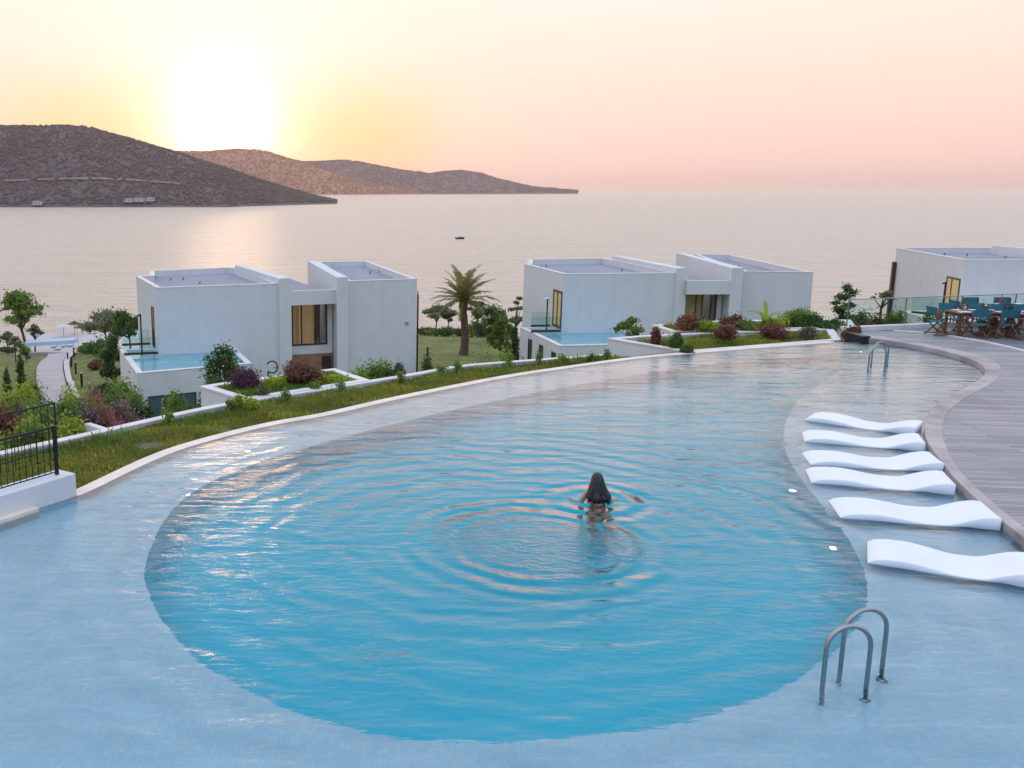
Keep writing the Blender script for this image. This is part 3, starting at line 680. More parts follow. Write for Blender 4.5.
# ------------------------------------------------------------------ villas
def onplane(P0, P1, x, y):
    P0, P1 = Vector(P0[:2]), Vector(P1[:2]); d = P1 - P0; n = Vector((-d.y, d.x)); r_ = ray(x, y)
    t = P0.dot(n) / (r_.x * n.x + r_.y * n.y); return Vector((r_.x * t, r_.y * t, HC + r_.z * t))
class Face:      # a vertical face seen from the camera; rectangles are set on it by their picture corners
    def __init__(s, P0, P1):
        s.a, s.b = Vector(P0[:2]), Vector(P1[:2]); s.d = (s.b - s.a).normalized(); s.n = Vector((s.d.y, -s.d.x))
        if s.n.dot(-s.a) < 0: s.n = -s.n
    def rect(s, x0, y0, x1, y1):
        A = onplane(s.a, s.b, x0, y0); B = onplane(s.a, s.b, x1, y1)
        return (A.to_2d() - s.a).dot(s.d), (B.to_2d() - s.a).dot(s.d), B.z, A.z
    def slab(s, mb, u0, u1, z0, z1, q0, q1):     # q: distance out of the face
        p = s.a + s.d * u0; q = s.a + s.d * u1
        return mb.prism([p + s.n * q0, q + s.n * q0, q + s.n * q1, p + s.n * q1], z0, z1)
    def opening(s, root, r, name='window', glass='dglass', frame='frame', th=.07, mull=(), inner=None, inn='curtain'):
        u0, u1, z0, z1 = r; u0, u1 = min(u0, u1), max(u0, u1); z0, z1 = min(z0, z1), max(z0, z1); m = MB()
        s.slab(m, u0, u0 + th, z0, z1, -.02, .05); s.slab(m, u1 - th, u1, z0, z1, -.02, .05)
        s.slab(m, u0 + th, u1 - th, z1 - th, z1, -.02, .05); s.slab(m, u0 + th, u1 - th, z0, z0 + th, -.02, .05)
        for f in mull:
            u = u0 + (u1 - u0) * f; s.slab(m, u - th * .4, u + th * .4, z0 + th, z1 - th, -.02, .048)
        w = m.build(name, M[frame], root)
        w2 = s.slab(MB(), u0 + th, u1 - th, z0 + th, z1 - th, .018, .026).build('pane', M[glass], w)
        if inner:
            s.slab(MB(), u0 + th, u1 - th, z0 + th, z1 - th, .004, .010).build(inn, M[inner], w)
        return w
def inset(poly, d):
    P = [Vector(p[:2]) for p in poly]; n = len(P)
    a = sum(P[i].x * P[(i + 1) % n].y - P[(i + 1) % n].x * P[i].y for i in range(n)); s = 1 if a > 0 else -1; out = []
    for i in range(n):
        e0 = (P[i] - P[i - 1]).normalized(); e1 = (P[(i + 1) % n] - P[i]).normalized()
        n0 = Vector((-e0.y, e0.x)) * s; n1 = Vector((-e1.y, e1.x)) * s; b = (n0 + n1); b = b / max(.3, b.length_squared) * 2
        out.append(P[i] + b * d)
    return out
def ring(mb, poly, inn, z0, z1):
    n = len(poly); P = poly; vs = []
    for a, b in zip(P, inn): vs += [(a[0], a[1], z0), (a[0], a[1], z1), (b[0], b[1], z1), (b[0], b[1], z0)]
    fs = []
    for i in range(n):
        o, q = i * 4, ((i + 1) % n) * 4
        for k in range(4): fs.append((o + k, o + (k + 1) % 4, q + (k + 1) % 4, q + k))
    return mb.add(vs, fs)
def block(root, pix, zr, z0, th=.28, drop=.38, roofname='roof', roofmat='gravel'):
    poly = [px(*p, zr).to_2d() for p in pix]; inn = inset(poly, th)
    m = MB(); m.prism(poly, z0, zr - drop - .05); m.build('wall', M['render'], root)
    m = MB(); ring(m, poly, inn, zr - drop - .05, zr); par = m.build('parapet', M['render'], root)
    cp = ring(MB(), inset(poly, -.015), inset(poly, th + .015), zr + .002, zr + .05).build('parapet_cap', M['trim'], root)
    o = polymesh(roofname, [inn], zr - drop, M[roofmat]); o.parent = root; o.data.transform(Matrix.Translation(-root.location))
    return poly
def fin(root, f0, f1, b0, b1, z, z0):
    P = [px(*q, z).to_2d() for q in (f0, f1, b1, b0)]
    MB().prism(P, z0, z).build('fin_wall', M['render'], root); return P
def roof_bits(root, poly, zr, seed):
    r = random.Random(seed); c_ = sum((p for p in poly), Vector((0, 0))) / len(poly)
    for i in range(4):
        p = c_ + Vector((r.uniform(-3, 3), r.uniform(-2, 3)))
        MB().tube([(p.x, p.y, zr - .38), (p.x, p.y, zr - .2)], .06, 8).build('vent_pipe', M['steel'], root)
def spot_lamp(base, h, label):
    t = thing('garden_lamp', base, label, 'lamp', 'lamp posts on the villa terraces'); B = Vector(base)
    MB().tube([B, B + Vector((0, 0, h))], .045, 8).build('pole', M['dark'], t)
    MB().tube([B + Vector((-.20, -.05, h + .0)), B + Vector((.04, 0, h + .06))], .055, 8).build('lamp_head', M['plastic'] if 'white head' in label else M['dark'], t)
def villa(name, base, label): return thing(name, base, label, 'villa', 'white cubic villas above the sea')
def terrace(root, pix, z, z0, waterz=-.07):
    poly = [px(*p, z).to_2d() for p in pix]; inn = inset(poly, .3)
    MB().prism(poly, z0, z - .5).build('lower_storey', M['render'], root)
    ring(MB(), poly, inn, z - .5, z).build('pool_rim', M['render'], root)
    ring(MB(), inset(poly, -.02), inset(poly, .32), z + .002, z + .04).build('rim_cap', M['trim'], root)
    o = polymesh('plunge_pool', [inn], z + waterz, M['plunge']); o.parent = root; o.data.transform(Matrix.Translation(-root.location))
    return poly
k = NT('plunge_pool_water'); k.coord(); f_ = k.noise(.8, 4)
k.l(k.ramp(f_, [(.3, (.12, .34, .40)), (.7, (.20, .42, .47))]), k.b.inputs['Base Color']); k.b.inputs['Roughness'].default_value = .06; k.b.inputs['IOR'].default_value = 1.33
k.bump(k.noise(2.5, 3), .25, .05); M['plunge'] = k.m
GZ = -8.7
def recess(root, fl, fr, zc, depth, openpx, sillpx, room='glowcurtain', mull=(.12, .35, .72, .8), timber=True, zbot=GZ, clad='timber'):
    # block between the fins: lintel flush with the front, window set back
    A, B = px(*fl, zc).to_2d(), px(*fr, zc).to_2d(); f = Face(A, B); Lw = (B - A).length
    u0, u1, zo1, zt = f.rect(fl[0], openpx[0], fr[0], openpx[0]); zo1 = zt
    back = Face(A - f.n * depth, B - f.n * depth)
    zo0 = back.rect(fl[0], openpx[1], fl[0] + 5, openpx[1])[3]; zs = back.rect(fl[0], sillpx, fl[0] + 5, sillpx)[3]
    far = 12
    f.slab(MB(), 0, Lw, zo1, zc - .38, -far, 0).build('lintel', M['render'], root)
    o = MB(); f.slab(o, 0, Lw, zc - .38, zc, -.3, 0); o.build('parapet', M['render'], root)
    f.slab(MB(), -.0, Lw, zc - .376, zc - .33, -far, -.31).build('roof', M['gravel'], root)
    back.slab(MB(), 0, Lw, zs, zo0, -far + depth, 0).build('window_sill', M['render'], root)
    back.slab(MB(), 0, Lw, zbot, zs, -far + depth, -.04).build('cladding', M[clad], root)
    cut = Lw - .35
    back.opening(root, (0.02, cut, zo0 + .003, zo1 - .003), 'window', 'glass', 'frame', .09, mull)
    back.slab(MB(), cut, Lw, zo0 + .003, zo1 - .003, -.6, 0).build('jamb', M['render'], root)
    back.slab(MB(), .02, Lw * .62, zo0 + .003, zo1 - .003, -.35, -.3).build('curtain', M[room], root)
    back.slab(MB(), .02, Lw, zo0 + .003, zo1 - .003, -3.2, -3.0).build('room_wall', M['room'], root)
    back.slab(MB(), Lw * .5, Lw * .72, zo0 + .01, zo0 + .9, -1.4, -.9).build('armchair', M['dark'], root, bevel=.1)
    return f, back, zs
# -- left villa
v1 = villa('villa', px(156, 400, -8.5), 'white two-block villa on the left with a warmly lit curtain behind its upper window')
A1 = block(v1, [(156.4, 288.4), (278.5, 284.1), (242, 269), (228, 268), (150, 271.4), (150.5, 276), (136, 276.7)], -.9, GZ)
roof_bits(v1, A1, -.9, 3)
B1 = block(v1, [(347.5, 281.8), (417, 279.5), (368, 261.6), (316, 262.3)], -.9, GZ); roof_bits(v1, B1, -.9, 5)
fin(v1, (279, 278.6), (291, 278.0), (235, 265), (240.5, 264.9), -.55, GZ)
fin(v1, (337, 277.4), (348, 277), (307.6, 260.9), (313.5, 260.4), -.55, GZ)
f1, bk1, zs1 = recess(v1, (290.8, 291.2), (337, 289.6), -1.35, 1.0, (305.5, 346), 355)
r = bk1.rect(322, 356, 331, 375); bk1.slab(MB(), r[0], r[1], r[2], r[3], -.04, .0).build('door', M['frame'], v1)
T1 = terrace(v1, [(136.9, 373.8), (251.5, 364), (236, 349), (119.6, 349.6)], -4.75, GZ)
fl = Face(A1[0], A1[-1]); r = fl.rect(151.6, 306, 155.6, 350); fl.opening(v1, (min(r[:2]), max(r[:2]), -4.6, r[3]), 'window')
ft = Face(T1[0], T1[1]); r = ft.rect(148, 396.5, 196, 392); ft.opening(v1, (r[0], r[1], GZ + .3, r[3]), 'garage_door', 'doorgreen', 'frame', .05, (.33, .66))
fs_ = Face(T1[0], T1[3])
for xx, yy in ((126.5, 389), (131, 391)):
    r = fs_.rect(xx, yy, xx, yy); fs_.opening(v1, (r[0] - .3, r[0] + .3, -8.0, r[3]), 'slit_window', 'dglass', 'frame', .05)
def balcony(root, p0, p1, z, h=1.0, posts=2):
    a, b = px(*p0, z), px(*p1, z); m = MB(); m.wallseg(a, b, .05, z + .0, z + .14); m.build('balcony_channel', M['frame'], root)
    MB().wallseg(a, b, .014, z + .14, z + h).build('balcony_glass', M['balglass'], root)
balcony(v1, (124, 355.5), (158.5, 354), -4.7)
balcony(v1, (122, 346), (157, 344.5), -4.7)
MB().wallseg(px(417.3, 296, -2.0), px(417.3, 296, -2.0) + Vector((.12, 2.2, 0)), .1, GZ, -1.9, -1).build('screen_slat', M['frame'], v1)
spot_lamp(px(142.2, 355.2, -4.7), 2.3, 'slim dark lamp post on the plunge pool terrace of the left villa')
fb = Face(B1[0], B1[1]); r = fb.rect(405, 322, 408.5, 325)
fb.slab(MB(), r[0], r[1], r[2], r[3], .0, .03).build('wall_vent', M['gravel'], v1)
m = MB(); q = Face(A1[0], A1[1]).rect(270, 362, 283, 378)
# -- middle villa
v2 = villa('villa', px(563, 380, -8.5), 'white two-block villa in the middle with an aqua plunge pool and slit windows below it')
A2 = block(v2, [(563.7, 274.6), (676.5, 273.6), (622, 262), (603, 258.8), (529, 259.9), (528.5, 264), (524.3, 264.4)], -.6, GZ); roof_bits(v2, A2, -.6, 8)
B2 = block(v2, [(744, 272), (813.5, 272.7), (731, 255.2), (694, 254.6)], -.6, GZ); roof_bits(v2, B2, -.6, 9)
fin(v2, (676.8, 268.3), (687.8, 267.8), (612, 255.8), (618, 255.5), -.25, GZ)
fin(v2, (732, 268.1), (744, 267.8), (676.5, 252.9), (683, 252.7), -.25, GZ)
f2, bk2, zs2 = recess(v2, (687.5, 280.7), (732, 280.5), -1.05, 1.3, (294.5, 321), 330, 'curtain', (.12, .45, .62, .85), clad='render')
T2 = terrace(v2, [(559, 346.3), (640, 344.5), (640, 331.5), (520.3, 327.8)], -4.3, GZ)
fl = Face(A2[0], A2[-1]); r = fl.rect(554, 289, 561, 331); fl.opening(v2, (min(r[:2]), max(r[:2]), -4.1, r[3]), 'window', 'glass', 'frame', .14, (.5,), 'doorglow')
fs_ = Face(T2[0], T2[3])
for xx, yy, zb in ((530.5, 339, 361), (541.5, 345, 360), (554, 352, 359)):
    r = fs_.rect(xx, yy, xx, zb); fs_.opening(v2, (r[0] - .35, r[0] + .35, r[2] - 1, r[3]), 'slit_window', 'dglass', 'frame', .05)
balcony(v2, (531, 332.5), (561, 332), -4.25); balcony(v2, (531, 327), (550, 326.5), -4.25)
spot_lamp(px(546.3, 331.5, -4.25), 2.1, 'dark lamp post with a white head beside the door of the middle villa')
# -- right villa
v3 = villa('villa', px(965, 380, -8.5), 'white villa at the right edge behind the glass balustrade, with a narrow yellow-lit door')
A3 = block(v3, [(965.5, 260.6), (1110, 259.6), (1040, 249.5), (985, 248.2), (905, 248.4), (896.6, 248.6)], .2, GZ); roof_bits(v3, A3, .2, 12)
fin(v3, (1110, 256), (1122, 256), (992.5, 245.6), (999, 245.6), .5, GZ)
fl = Face(A3[0], A3[-1]); r = fl.rect(947.5, 276, 956, 318); fl.opening(v3, (min(r[:2]), max(r[:2]), r[2], r[3]), 'door', 'glass', 'frame', .11, (.6,), 'doorglow')
MB().wallseg(px(893.5, 262, -.8), px(893.5, 262, -.8) + Vector((.05, .3, 0)), .22, GZ, -.8, -1).build('screen_slat', M['frame'], v3)
p3 = [px(*p, -3.4).to_2d() for p in ((950, 325), (1105, 326), (1110, 300), (903, 311))]
MB().prism(p3, GZ, -3.5).build('lower_storey', M['render'], v3); MB().prism(inset(p3, -.03), -3.498, -3.40).build('terrace_slab', M['trim'], v3)
balcony(v3, (911, 313), (942, 316), -3.3, 1.1)
spot_lamp(px(941.5, 316, -3.3), 2.1, 'dark lamp post with spotlight beside the door of the right villa')

# ------------------------------------------------------------------ raised planters beyond the low wall
PZ = -.12
def planter(name, pix, z0, label, soilz=-.17, soilmat='soil'):
    poly = [px(*p, PZ).to_2d() for p in pix]; root = thing(name, (poly[0].x, poly[0].y, z0), label, 'planter')
    ring(MB(), poly, inset(poly, .2), z0, PZ).build('planter_wall', M['render'], root)
    ring(MB(), inset(poly, -.025), inset(poly, .225), PZ + .002, PZ + .05).build('cap', M['trim'], root)
    o = polymesh('soil', [inset(poly, .2)], soilz, M[soilmat]); o.parent = root; o.data.transform(Matrix.Translation(-root.location)); return poly
PL1 = planter('roof_planter', [(245, 401.5), (200.8, 387.8), (228, 383.8), (318, 372.2), (334, 370.2), (370, 382)], -4.5, 'raised white-walled planter bed with bushes in front of the left villa')
PL2 = planter('roof_planter', [(688, 353.2), (608.3, 339.6), (640, 337), (717, 333.2), (765, 331.8), (832, 329.5), (840, 341)], -4.5, 'raised white-walled grass bed between the pool and the middle villa', -.22, 'lawn')
PL3 = planter('roof_planter', [(672, 332.6), (652, 326.3), (700, 322.5), (800, 320.5), (850, 321), (855, 328.2), (765, 330.6), (717, 332)], -5.0, 'raised bed of red and green shrubs in front of the middle villa', -.2)
blades('planter_grass', inset(PL2, .3), -.22, 14000, .06, .2, M['grass'], 'grass in the raised bed beside the far pool edge', 41, thr=-.2)
blades('bed_grass', inset(PL3, .3), -.2, 9000, .06, .25, M['grass'], 'rough grass between shrubs in the middle villa bed', 43, thr=-.1)
blades('bed_herbs', inset(PL1, .3), -.17, 12000, .05, .2, M['leafmid'], 'low herbs covering the raised bed near the left villa', 47, thr=0)

# ------------------------------------------------------------------ path, kerb and jetty
def gpx(x, y, it=30):
    d = ray(x, y); t = 20.0
    while t < 260:
        p = Vector((d.x * t, d.y * t)); z = HC + d.z * t
        if z < ground(p.x, p.y): return Vector((p.x, p.y, ground(p.x, p.y)))
        t += .25
    return Vector((p.x, p.y, SEA))
def path_strip(name, Lp, Rp, mat, dz, z1=.0):
    A = resample(spline([gpx(*p) for p in Lp], 6), 60); B = resample(spline([gpx(*p) for p in Rp], 6), 60); m = MB(); vs = []; fs = []; nn = 6
    for a, b in zip(A, B):
        for k in range(nn): p = a.lerp(b, k / (nn - 1)); vs.append((p.x, p.y, ground(p.x, p.y) + dz))
    for i in range(59):
        for k in range(nn - 1): o = i * nn + k; fs.append((o, o + 1, o + nn + 1, o + nn))
    return m.add(vs, fs).build(name, mat, smooth=True)
PA = [(44, 425), (41, 405), (37, 385), (37, 370), (42, 362), (48, 356), (44, 354), (38, 353)]
PB = [(78, 425), (74, 405), (67, 385), (63, 370), (64, 362), (70, 354), (86, 351.5), (92, 348)]
struct(path_strip('path', PA, PB, M['path'], .20))
struct(path_strip('path_edge', [(x + 1, y) for x, y in PB[:7]], [(x + 6 + (y - 350) * .03, y) for x, y in PB[:7]], M['kerb'], .32))
# jetty
jz = -20.9
jt = [px(*p, jz).to_2d() for p in ((24, 352.5), (100, 352), (165, 352), (165, 331), (27, 333.5))]
m = MB(); m.prism(jt, jz - 1.4, jz); o = m.build('jetty', M['kerb'], bevel=.05); tag(o, 'pale concrete jetty reaching into the sea at the end of the path', 'jetty')
cn = [px(*p, jz + 2.6) for p in ((24, 344.5), (74, 341.2), (78, 339), (27, 341.5))]
root = thing('beach_canopy', px(50, 347, jz), 'long pale blue shade canopy on posts on the jetty', 'canopy')
MB().prism([p.to_2d() for p in cn], jz + 2.2, jz + 2.8).build('canopy_roof', M['cloth'], root)
for p in cn: MB().tube([(p.x, p.y, jz), (p.x, p.y, jz + 2.5)], .07, 6).build('post', M['trim'], root)
um = [(54, 347.5), (63, 347), (70, 346.5), (58, 350)]
for i, (x, y) in enumerate(um):
    b = px(x, y, jz); t = thing('sun_lounger', b, 'pale sunbed on the distant jetty, ' + ['leftmost of the three in a row', 'middle one of the three in a row', 'rightmost of the three in a row', 'the one nearest the path'][i], 'sun lounger', 'sunbeds on the distant jetty')
    MB().box(b + Vector((0, 0, .3)), (.7, 1.3, .1)).build('seat', M['cloth'], t)
    MB().add([b + Vector(v) for v in ((-.35, .6, .3), (.35, .6, .3), (.35, 1.1, .75), (-.35, 1.1, .75), (-.35, .6, .2), (.35, .6, .2), (.35, 1.15, .68), (-.35, 1.15, .68))], [(0, 1, 2, 3), (7, 6, 5, 4), (0, 4, 5, 1), (1, 5, 6, 2), (2, 6, 7, 3), (3, 7, 4, 0)]).build('backrest', M['cloth'], t)
    for sx_ in (-.28, .28):
        for sy in (-.5, .55): MB().box(b + Vector((sx_, sy, .125)), (.06, .06, .25)).build('leg', M['dark'], t)
for i, (x, y) in enumerate(((64, 337.5), (75, 334.6))):
    b = px(x, y, jz); t = thing('parasol', b, ['pale folded-out parasol in the middle of the jetty', 'dark parasol near the sea end of the jetty'][i], 'parasol')
    MB().tube([b, b + Vector((0, 0, 2.3))], .04, 6).build('pole', M['dark'], t)
    vs = [b + Vector((0, 0, 2.5))] + [b + Vector((1.3 * math.cos(a * math.pi / 4), 1.3 * math.sin(a * math.pi / 4), 1.95)) for a in range(8)] + [b + Vector((0, 0, 2.3))]
    MB().add(vs, [(0, 1 + a, 1 + (a + 1) % 8) for a in range(8)] + [(9, 1 + (a + 1) % 8, 1 + a) for a in range(8)]).build('canopy', M['cloth' if i == 0 else 'dark'], t)
# bollards along the path
bp = [(71.5, 367), (74, 356.5), (76, 374), (82, 388), (90, 399), (68, 362.5)]
bl = None
for i, (x, y) in enumerate(bp):
    b = gpx(x, y)
    lab = ['dark bollard light third from the shore beside the path', 'dark bollard light nearest the jetty on the right of the path', 'dark bollard light at the bend of the path kerb', 'dark bollard light on the lawn right of the path, second nearest', 'dark bollard light on the lawn nearest the flower bed', 'dark bollard light second from the jetty beside the path'][i]
    if bl is None:
        bl = thing('bollard_light', b, lab, 'bollard light', 'bollard lights along the path')
        MB().tube([b, b + Vector((0, 0, .95))], .085, 8).build('post', M['dark'], bl)
        MB().tube([b + Vector((0, 0, .95)), b + Vector((0, 0, 1.0)), b + Vector((0, 0, 1.04))], [.10, .10, .06], 8).build('cap', M['steel'], bl)
    else: copytree(bl, b, label=lab)
b = gpx(427.5, 357); copytree(bl, b, label='dark bollard light on the lawn between the left villa and the palm')

# ------------------------------------------------------------------ boat
b = px(460, 239, SEA); boat = thing('motor_boat', b, 'small dark motor boat alone on the open sea', 'boat')
def hull(L_, Wd, H_):
    m = MB(); vs = []; ns = 9
    for i in range(ns):
        t = i / (ns - 1); w = Wd / 2 * (1 - t ** 2.6) ** .6 if t < 1 else .0; w = max(w, .03); x = -L_ / 2 + L_ * t; sh = H_ * (1 + .35 * t * t)
        vs += [(x, -w, sh), (x, -w * .7, .05), (x, 0, -.15), (x, w * .7, .05), (x, w, sh), (x, w * .85, sh - .04), (x, 0, sh - .35), (x, -w * .85, sh - .04)]
    fs = []
    for i in range(ns - 1):
        for k in range(8): fs.append((i * 8 + k, i * 8 + (k + 1) % 8, i * 8 + 8 + (k + 1) % 8, i * 8 + 8 + k))
    fs += [tuple(range(8)), tuple(reversed(range((ns - 1) * 8, ns * 8)))]
    return [Vector(v) for v in vs], fs
hv, hf = hull(4.6, 1.8, .8)
MB().add([b + v for v in hv], hf).build('hull', M['dark'], boat)
m = MB(); m.prism([(b.x - .6, b.y - .5), (b.x + .5, b.y - .5), (b.x + .4, b.y + .5), (b.x - .5, b.y + .5)], b.z + .5, b.z + 1.5); m.build('console', M['room'], boat, bevel=.1)
MB().box(b + Vector((-2.35, 0, .75)), (.35, .4, .9)).build('outboard_motor', M['dark'], boat, bevel=.06)

# ------------------------------------------------------------------ in-water loungers
def lounger_mesh(Lg, Wd):
    # one-piece moulded shell: convex foot end, dip for the seat, raised headrest
    prof = [(0, .10), (.05, .27), (.14, .35), (.26, .36), (.38, .27), (.50, .155), (.60, .135), (.70, .18), (.80, .40), (.88, .55), (.95, .62), (1.0, .60)]
    t = np.linspace(0, 1, 40); P = spline([Vector((a * Lg, z)) for a, z in prof], 5); P = resample(P, 44)
    m = MB(); vs = []; ny = 11
    for i, p in enumerate(P):
        for j in range(ny):
            s = j / (ny - 1) * 2 - 1; vs.append((p.x, s * Wd / 2, p.y - .018 * (1 - s * s)))
    k = len(vs)
    for i, p in enumerate(P):
        zb = -.22 if True else 0
        arch = .12 * math.sin(math.pi * min(1, max(0, (p.x / Lg - .02) / .42))) if p.x / Lg < .44 else (.20 * math.sin(math.pi * (p.x / Lg - .60) / .40) if p.x / Lg > .60 else 0)
        zt = p.y - .11
        for j in range(ny):
            s = j / (ny - 1) * 2 - 1; vs.append((p.x, s * Wd / 2, min(zt, -.16 + max(0, arch) * 1.3)))
    fs = []; n = len(P)
    for i in range(n - 1):
        for j in range(ny - 1):
            a = i * ny + j; fs.append((a, a + ny, a + ny + 1, a + 1)); fs.append((k + a, k + a + 1, k + a + ny + 1, k + a + ny))
        a = i * ny; fs.append((a, k + a, k + a + ny, a + ny)); a = i * ny + ny - 1; fs.append((a, a + ny, k + a + ny, k + a))
    for j in range(ny - 1):
        fs.append((j, j + 1, k + j + 1, k + j)); a = (n - 1) * ny + j; fs.append((a, k + a, k + a + 1, a + 1))
    return m.add(vs, fs)
LN = [((808, 417), (922, 433), .74), ((803, 437), (925, 447), .74), ((806, 459), (940, 467), .78), ((808, 476), (953, 488), .80), ((834, 509), (995, 521), .84), ((867, 552), (1040, 578), .86)]
labs = ['white in-water lounger farthest from the camera, beside the pool kerb', 'white in-water lounger second farthest, its headrest touching the kerb bend', 'white in-water lounger third from the far end of the row', 'white in-water lounger fourth in the row, next to the one that stands apart', 'white in-water lounger second nearest, reaching the kerb at its right', 'nearest white in-water lounger, cut by the right edge of the photo']
first = None
for (f, h, w), lb in zip(LN, labs):
    a, b = px(*f), px(*h); d = b - a; Lg = d.length; rz = math.atan2(d.y, d.x)
    if first is None:
        first = lounger_mesh(2.6, .84).build('pool_lounger', M['plastic'], bevel=.025, smooth=True); o = first
        tag(o, lb, 'pool lounger', 'white loungers standing in the shallow shelf')
    else:
        o = first.copy(); COL.objects.link(o); o['label'] = lb
    o.location = (a.x, a.y, 0.0); o.rotation_euler.z = rz; o.scale = (Lg / 2.6 * .97, w / .84, .33); o.location.z = -.030
    o.location -= Vector((math.sin(-rz), math.cos(rz), 0)) * 0.0
# ------------------------------------------------------------------ ladders
def rail_path(a, b, H, rr):
    a, b = Vector(a), Vector(b); d = (b - a); w = d.length; u = d / w; r_ = w / 2; P = [a + Vector((0, 0, -1.0 if rr else -.3)), a + Vector((0, 0, H - r_))]
    for k in range(1, 12):
        t = math.pi * k / 12; P.append((a + b) / 2 + u * (-math.cos(t) * r_) + Vector((0, 0, H - r_ + math.sin(t) * r_)))
    P += [b + Vector((0, 0, H - r_)), b + Vector((0, 0, -.3))]; return P
def ladder(name, pairs, H, label, r0=.023):
    root = thing(name, px(*pairs[0][0]), label, 'pool ladder'); ends = []
    for (p, q) in pairs:
        a, b = px(*p), px(*q); rl = MB().tube(rail_path(a, b, H, True), r0, 12).build('handrail', M['steel'], root, smooth=True); ends.append(a)
        MB().tube([b + Vector((0, 0, -.295)), b + Vector((0, 0, -.27)), b + Vector((0, 0, -.25))], [r0 * 2.4, r0 * 2.2, r0 * 1.1], 12).build('flange', M['steel'], root)
    a, b = ends[0], ends[1]
    for z in (-.35, -.65, -.95): MB().tube([a + Vector((0, 0, z)), b + Vector((0, 0, z))], .03, 8).build('step', M['steel'], root)
ladder('pool_ladder', (((822, 690), (866, 688)), ((840, 672), (882, 668))), .66, 'steel pool ladder with two arched handrails in the foreground by the deep zone')
ladder('pool_ladder', (((868, 370), (884.5, 369)), ((871, 366), (887, 365))), .66, 'small distant steel pool ladder near the far end of the pool')

# underwater lights
lg = None
ll = [(188, 507, 'lit underwater light at the left end of the deep zone'), (248, 462.5, 'lit underwater light at the upper left rim of the deep zone'), (791, 503, 'lit underwater light left of the fourth lounger'), (831, 562, 'lit underwater light nearest to the foreground lounger'), (860, 360, 'lit underwater light near the distant ladder'), ]
for x, y, lb in ll:
    b = px(x, y, -.3)
    if lg is None:
        lg = thing('pool_light', b, lb, 'pool light', 'underwater lights on the rim of the deep zone')
        MB().tube([b + Vector((0, 0, .0)), b + Vector((0, 0, .03))], [.065, .058], 16).build('ring', M['steel'], lg)
        MB().tube([b + Vector((0, 0, .031)), b + Vector((0, 0, .045))], [.045, .038], 16).build('lens', M['lamp'], lg)
    else: copytree(lg, b, label=lb)

# ------------------------------------------------------------------ white parapet wall with railing on the left
wz = .36
w0 = px(77, 494.8, 0); wdir = (px(0, 520, 0) - w0); wdir.z = 0; wdir.normalize(); wn = Vector((-wdir.y, wdir.x, 0))
if wn.y < 0: wn = -wn
we = w0 + wdir * 6
m = MB(); m.prism([w0.to_2d(), we.to_2d(), (we + wn * .42).to_2d(), (w0 + wn * .42).to_2d()], -2.4, wz); o = m.build('parapet_wall', M['render'], bevel=.015)
tag(o, 'white parapet wall with a black railing at the left end of the pool', 'wall')
m = MB(); s0 = w0 + wdir * .85; m.prism([(s0 - wn * .16).to_2d(), (we - wn * .16).to_2d(), (we - wn * .003).to_2d(), (s0 - wn * .003).to_2d()], -.6, .06)
o2 = m.build('wall_ledge', M['coping'], bevel=.01); struct(o2); o2.name = 'pool_ledge'
def railing(p_end, z0, h, span, n, label, name='railing', thick=.018, slope=0.0, lift=0):
    root = thing(name, (p_end.x, p_end.y, z0), label, 'railing', None); e = p_end + wdir * span
    def P(t, z): return Vector((p_end.x + wdir.x * t, p_end.y + wdir.y * t, z0 + z + slope * t))
    MB().box(P(0, h / 2), (thick * 2.6, thick * 2.6, h), math.atan2(wdir.y, wdir.x)).build('post', M['dark'], root)
    MB().box(P(1.35, h / 2), (thick * 2, thick * 2, h), math.atan2(wdir.y, wdir.x)).build('post', M['dark'], root)
    MB().box(P(2.7, h / 2), (thick * 2, thick * 2, h), math.atan2(wdir.y, wdir.x)).build('post', M['dark'], root)
    for zz, th in ((h - .02, .05), (h * .52, .03), (.05, .03)):
        MB().tube([P(0, zz), P(span, zz)], th / 2 * .75, 6).build('rail', M['dark'], root)
    for k in range(1, n):
        t = span * k / n
        if abs(t - 1.35) < .04 or abs(t - 2.7) < .04: continue
        MB().tube([P(t, .06), P(t, h - .03)], .007, 5).build('baluster', M['dark'], root)
rp = w0 + wdir * .22 + wn * .18
railing(rp, wz, .80, 3.4, 30, 'black metal railing with thin balusters on top of the white wall at left')
rp2 = px(60, 470, 0) + wn * 1.3
rp2 = pd(57, 447, 17.4)
railing(Vector((rp2.x, rp2.y, 0)), -.21, 1.12, 3.4, 22, 'second black railing with a rising handrail behind the first, over the lawn', thick=.008)
# stair cheek wall under the second railing

# ------------------------------------------------------------------ vegetation
def spot(x, Y, ytop, wpx, zb=None):
    top = pd(x, ytop, Y); zb = ground(top.x, Y) if zb is None else zb
    return Vector((top.x, Y, zb - .02)), max(.2, top.z - zb), wpx * Y / F
def sh(x, Y, ytop, wpx, mat, label, zb=None, n=1200, size=None, **kw):
    b, h, w = spot(x, Y, ytop - 1.5, wpx * 1.25, zb); n = int(n * 1.4)
    return shrub(b, w, h, M[mat], label, n, size or (.05 + Y * .0009), int(x * 7 + Y), **kw)
def tr(x, Y, ytop, wpx, mat, label, zb=None, n=2000, size=None, **kw):
    b, h, w = spot(x, Y, ytop, wpx, zb)
    return tree(b, h, w, M[mat], label, n, size or (.06 + Y * .0016), int(x * 3 + Y), **kw)
G1, G2, G3, G4 = 'bushes in the raised planters', 'bushes in the left garden', 'shore trees and hedges', 'bushes between the villas'
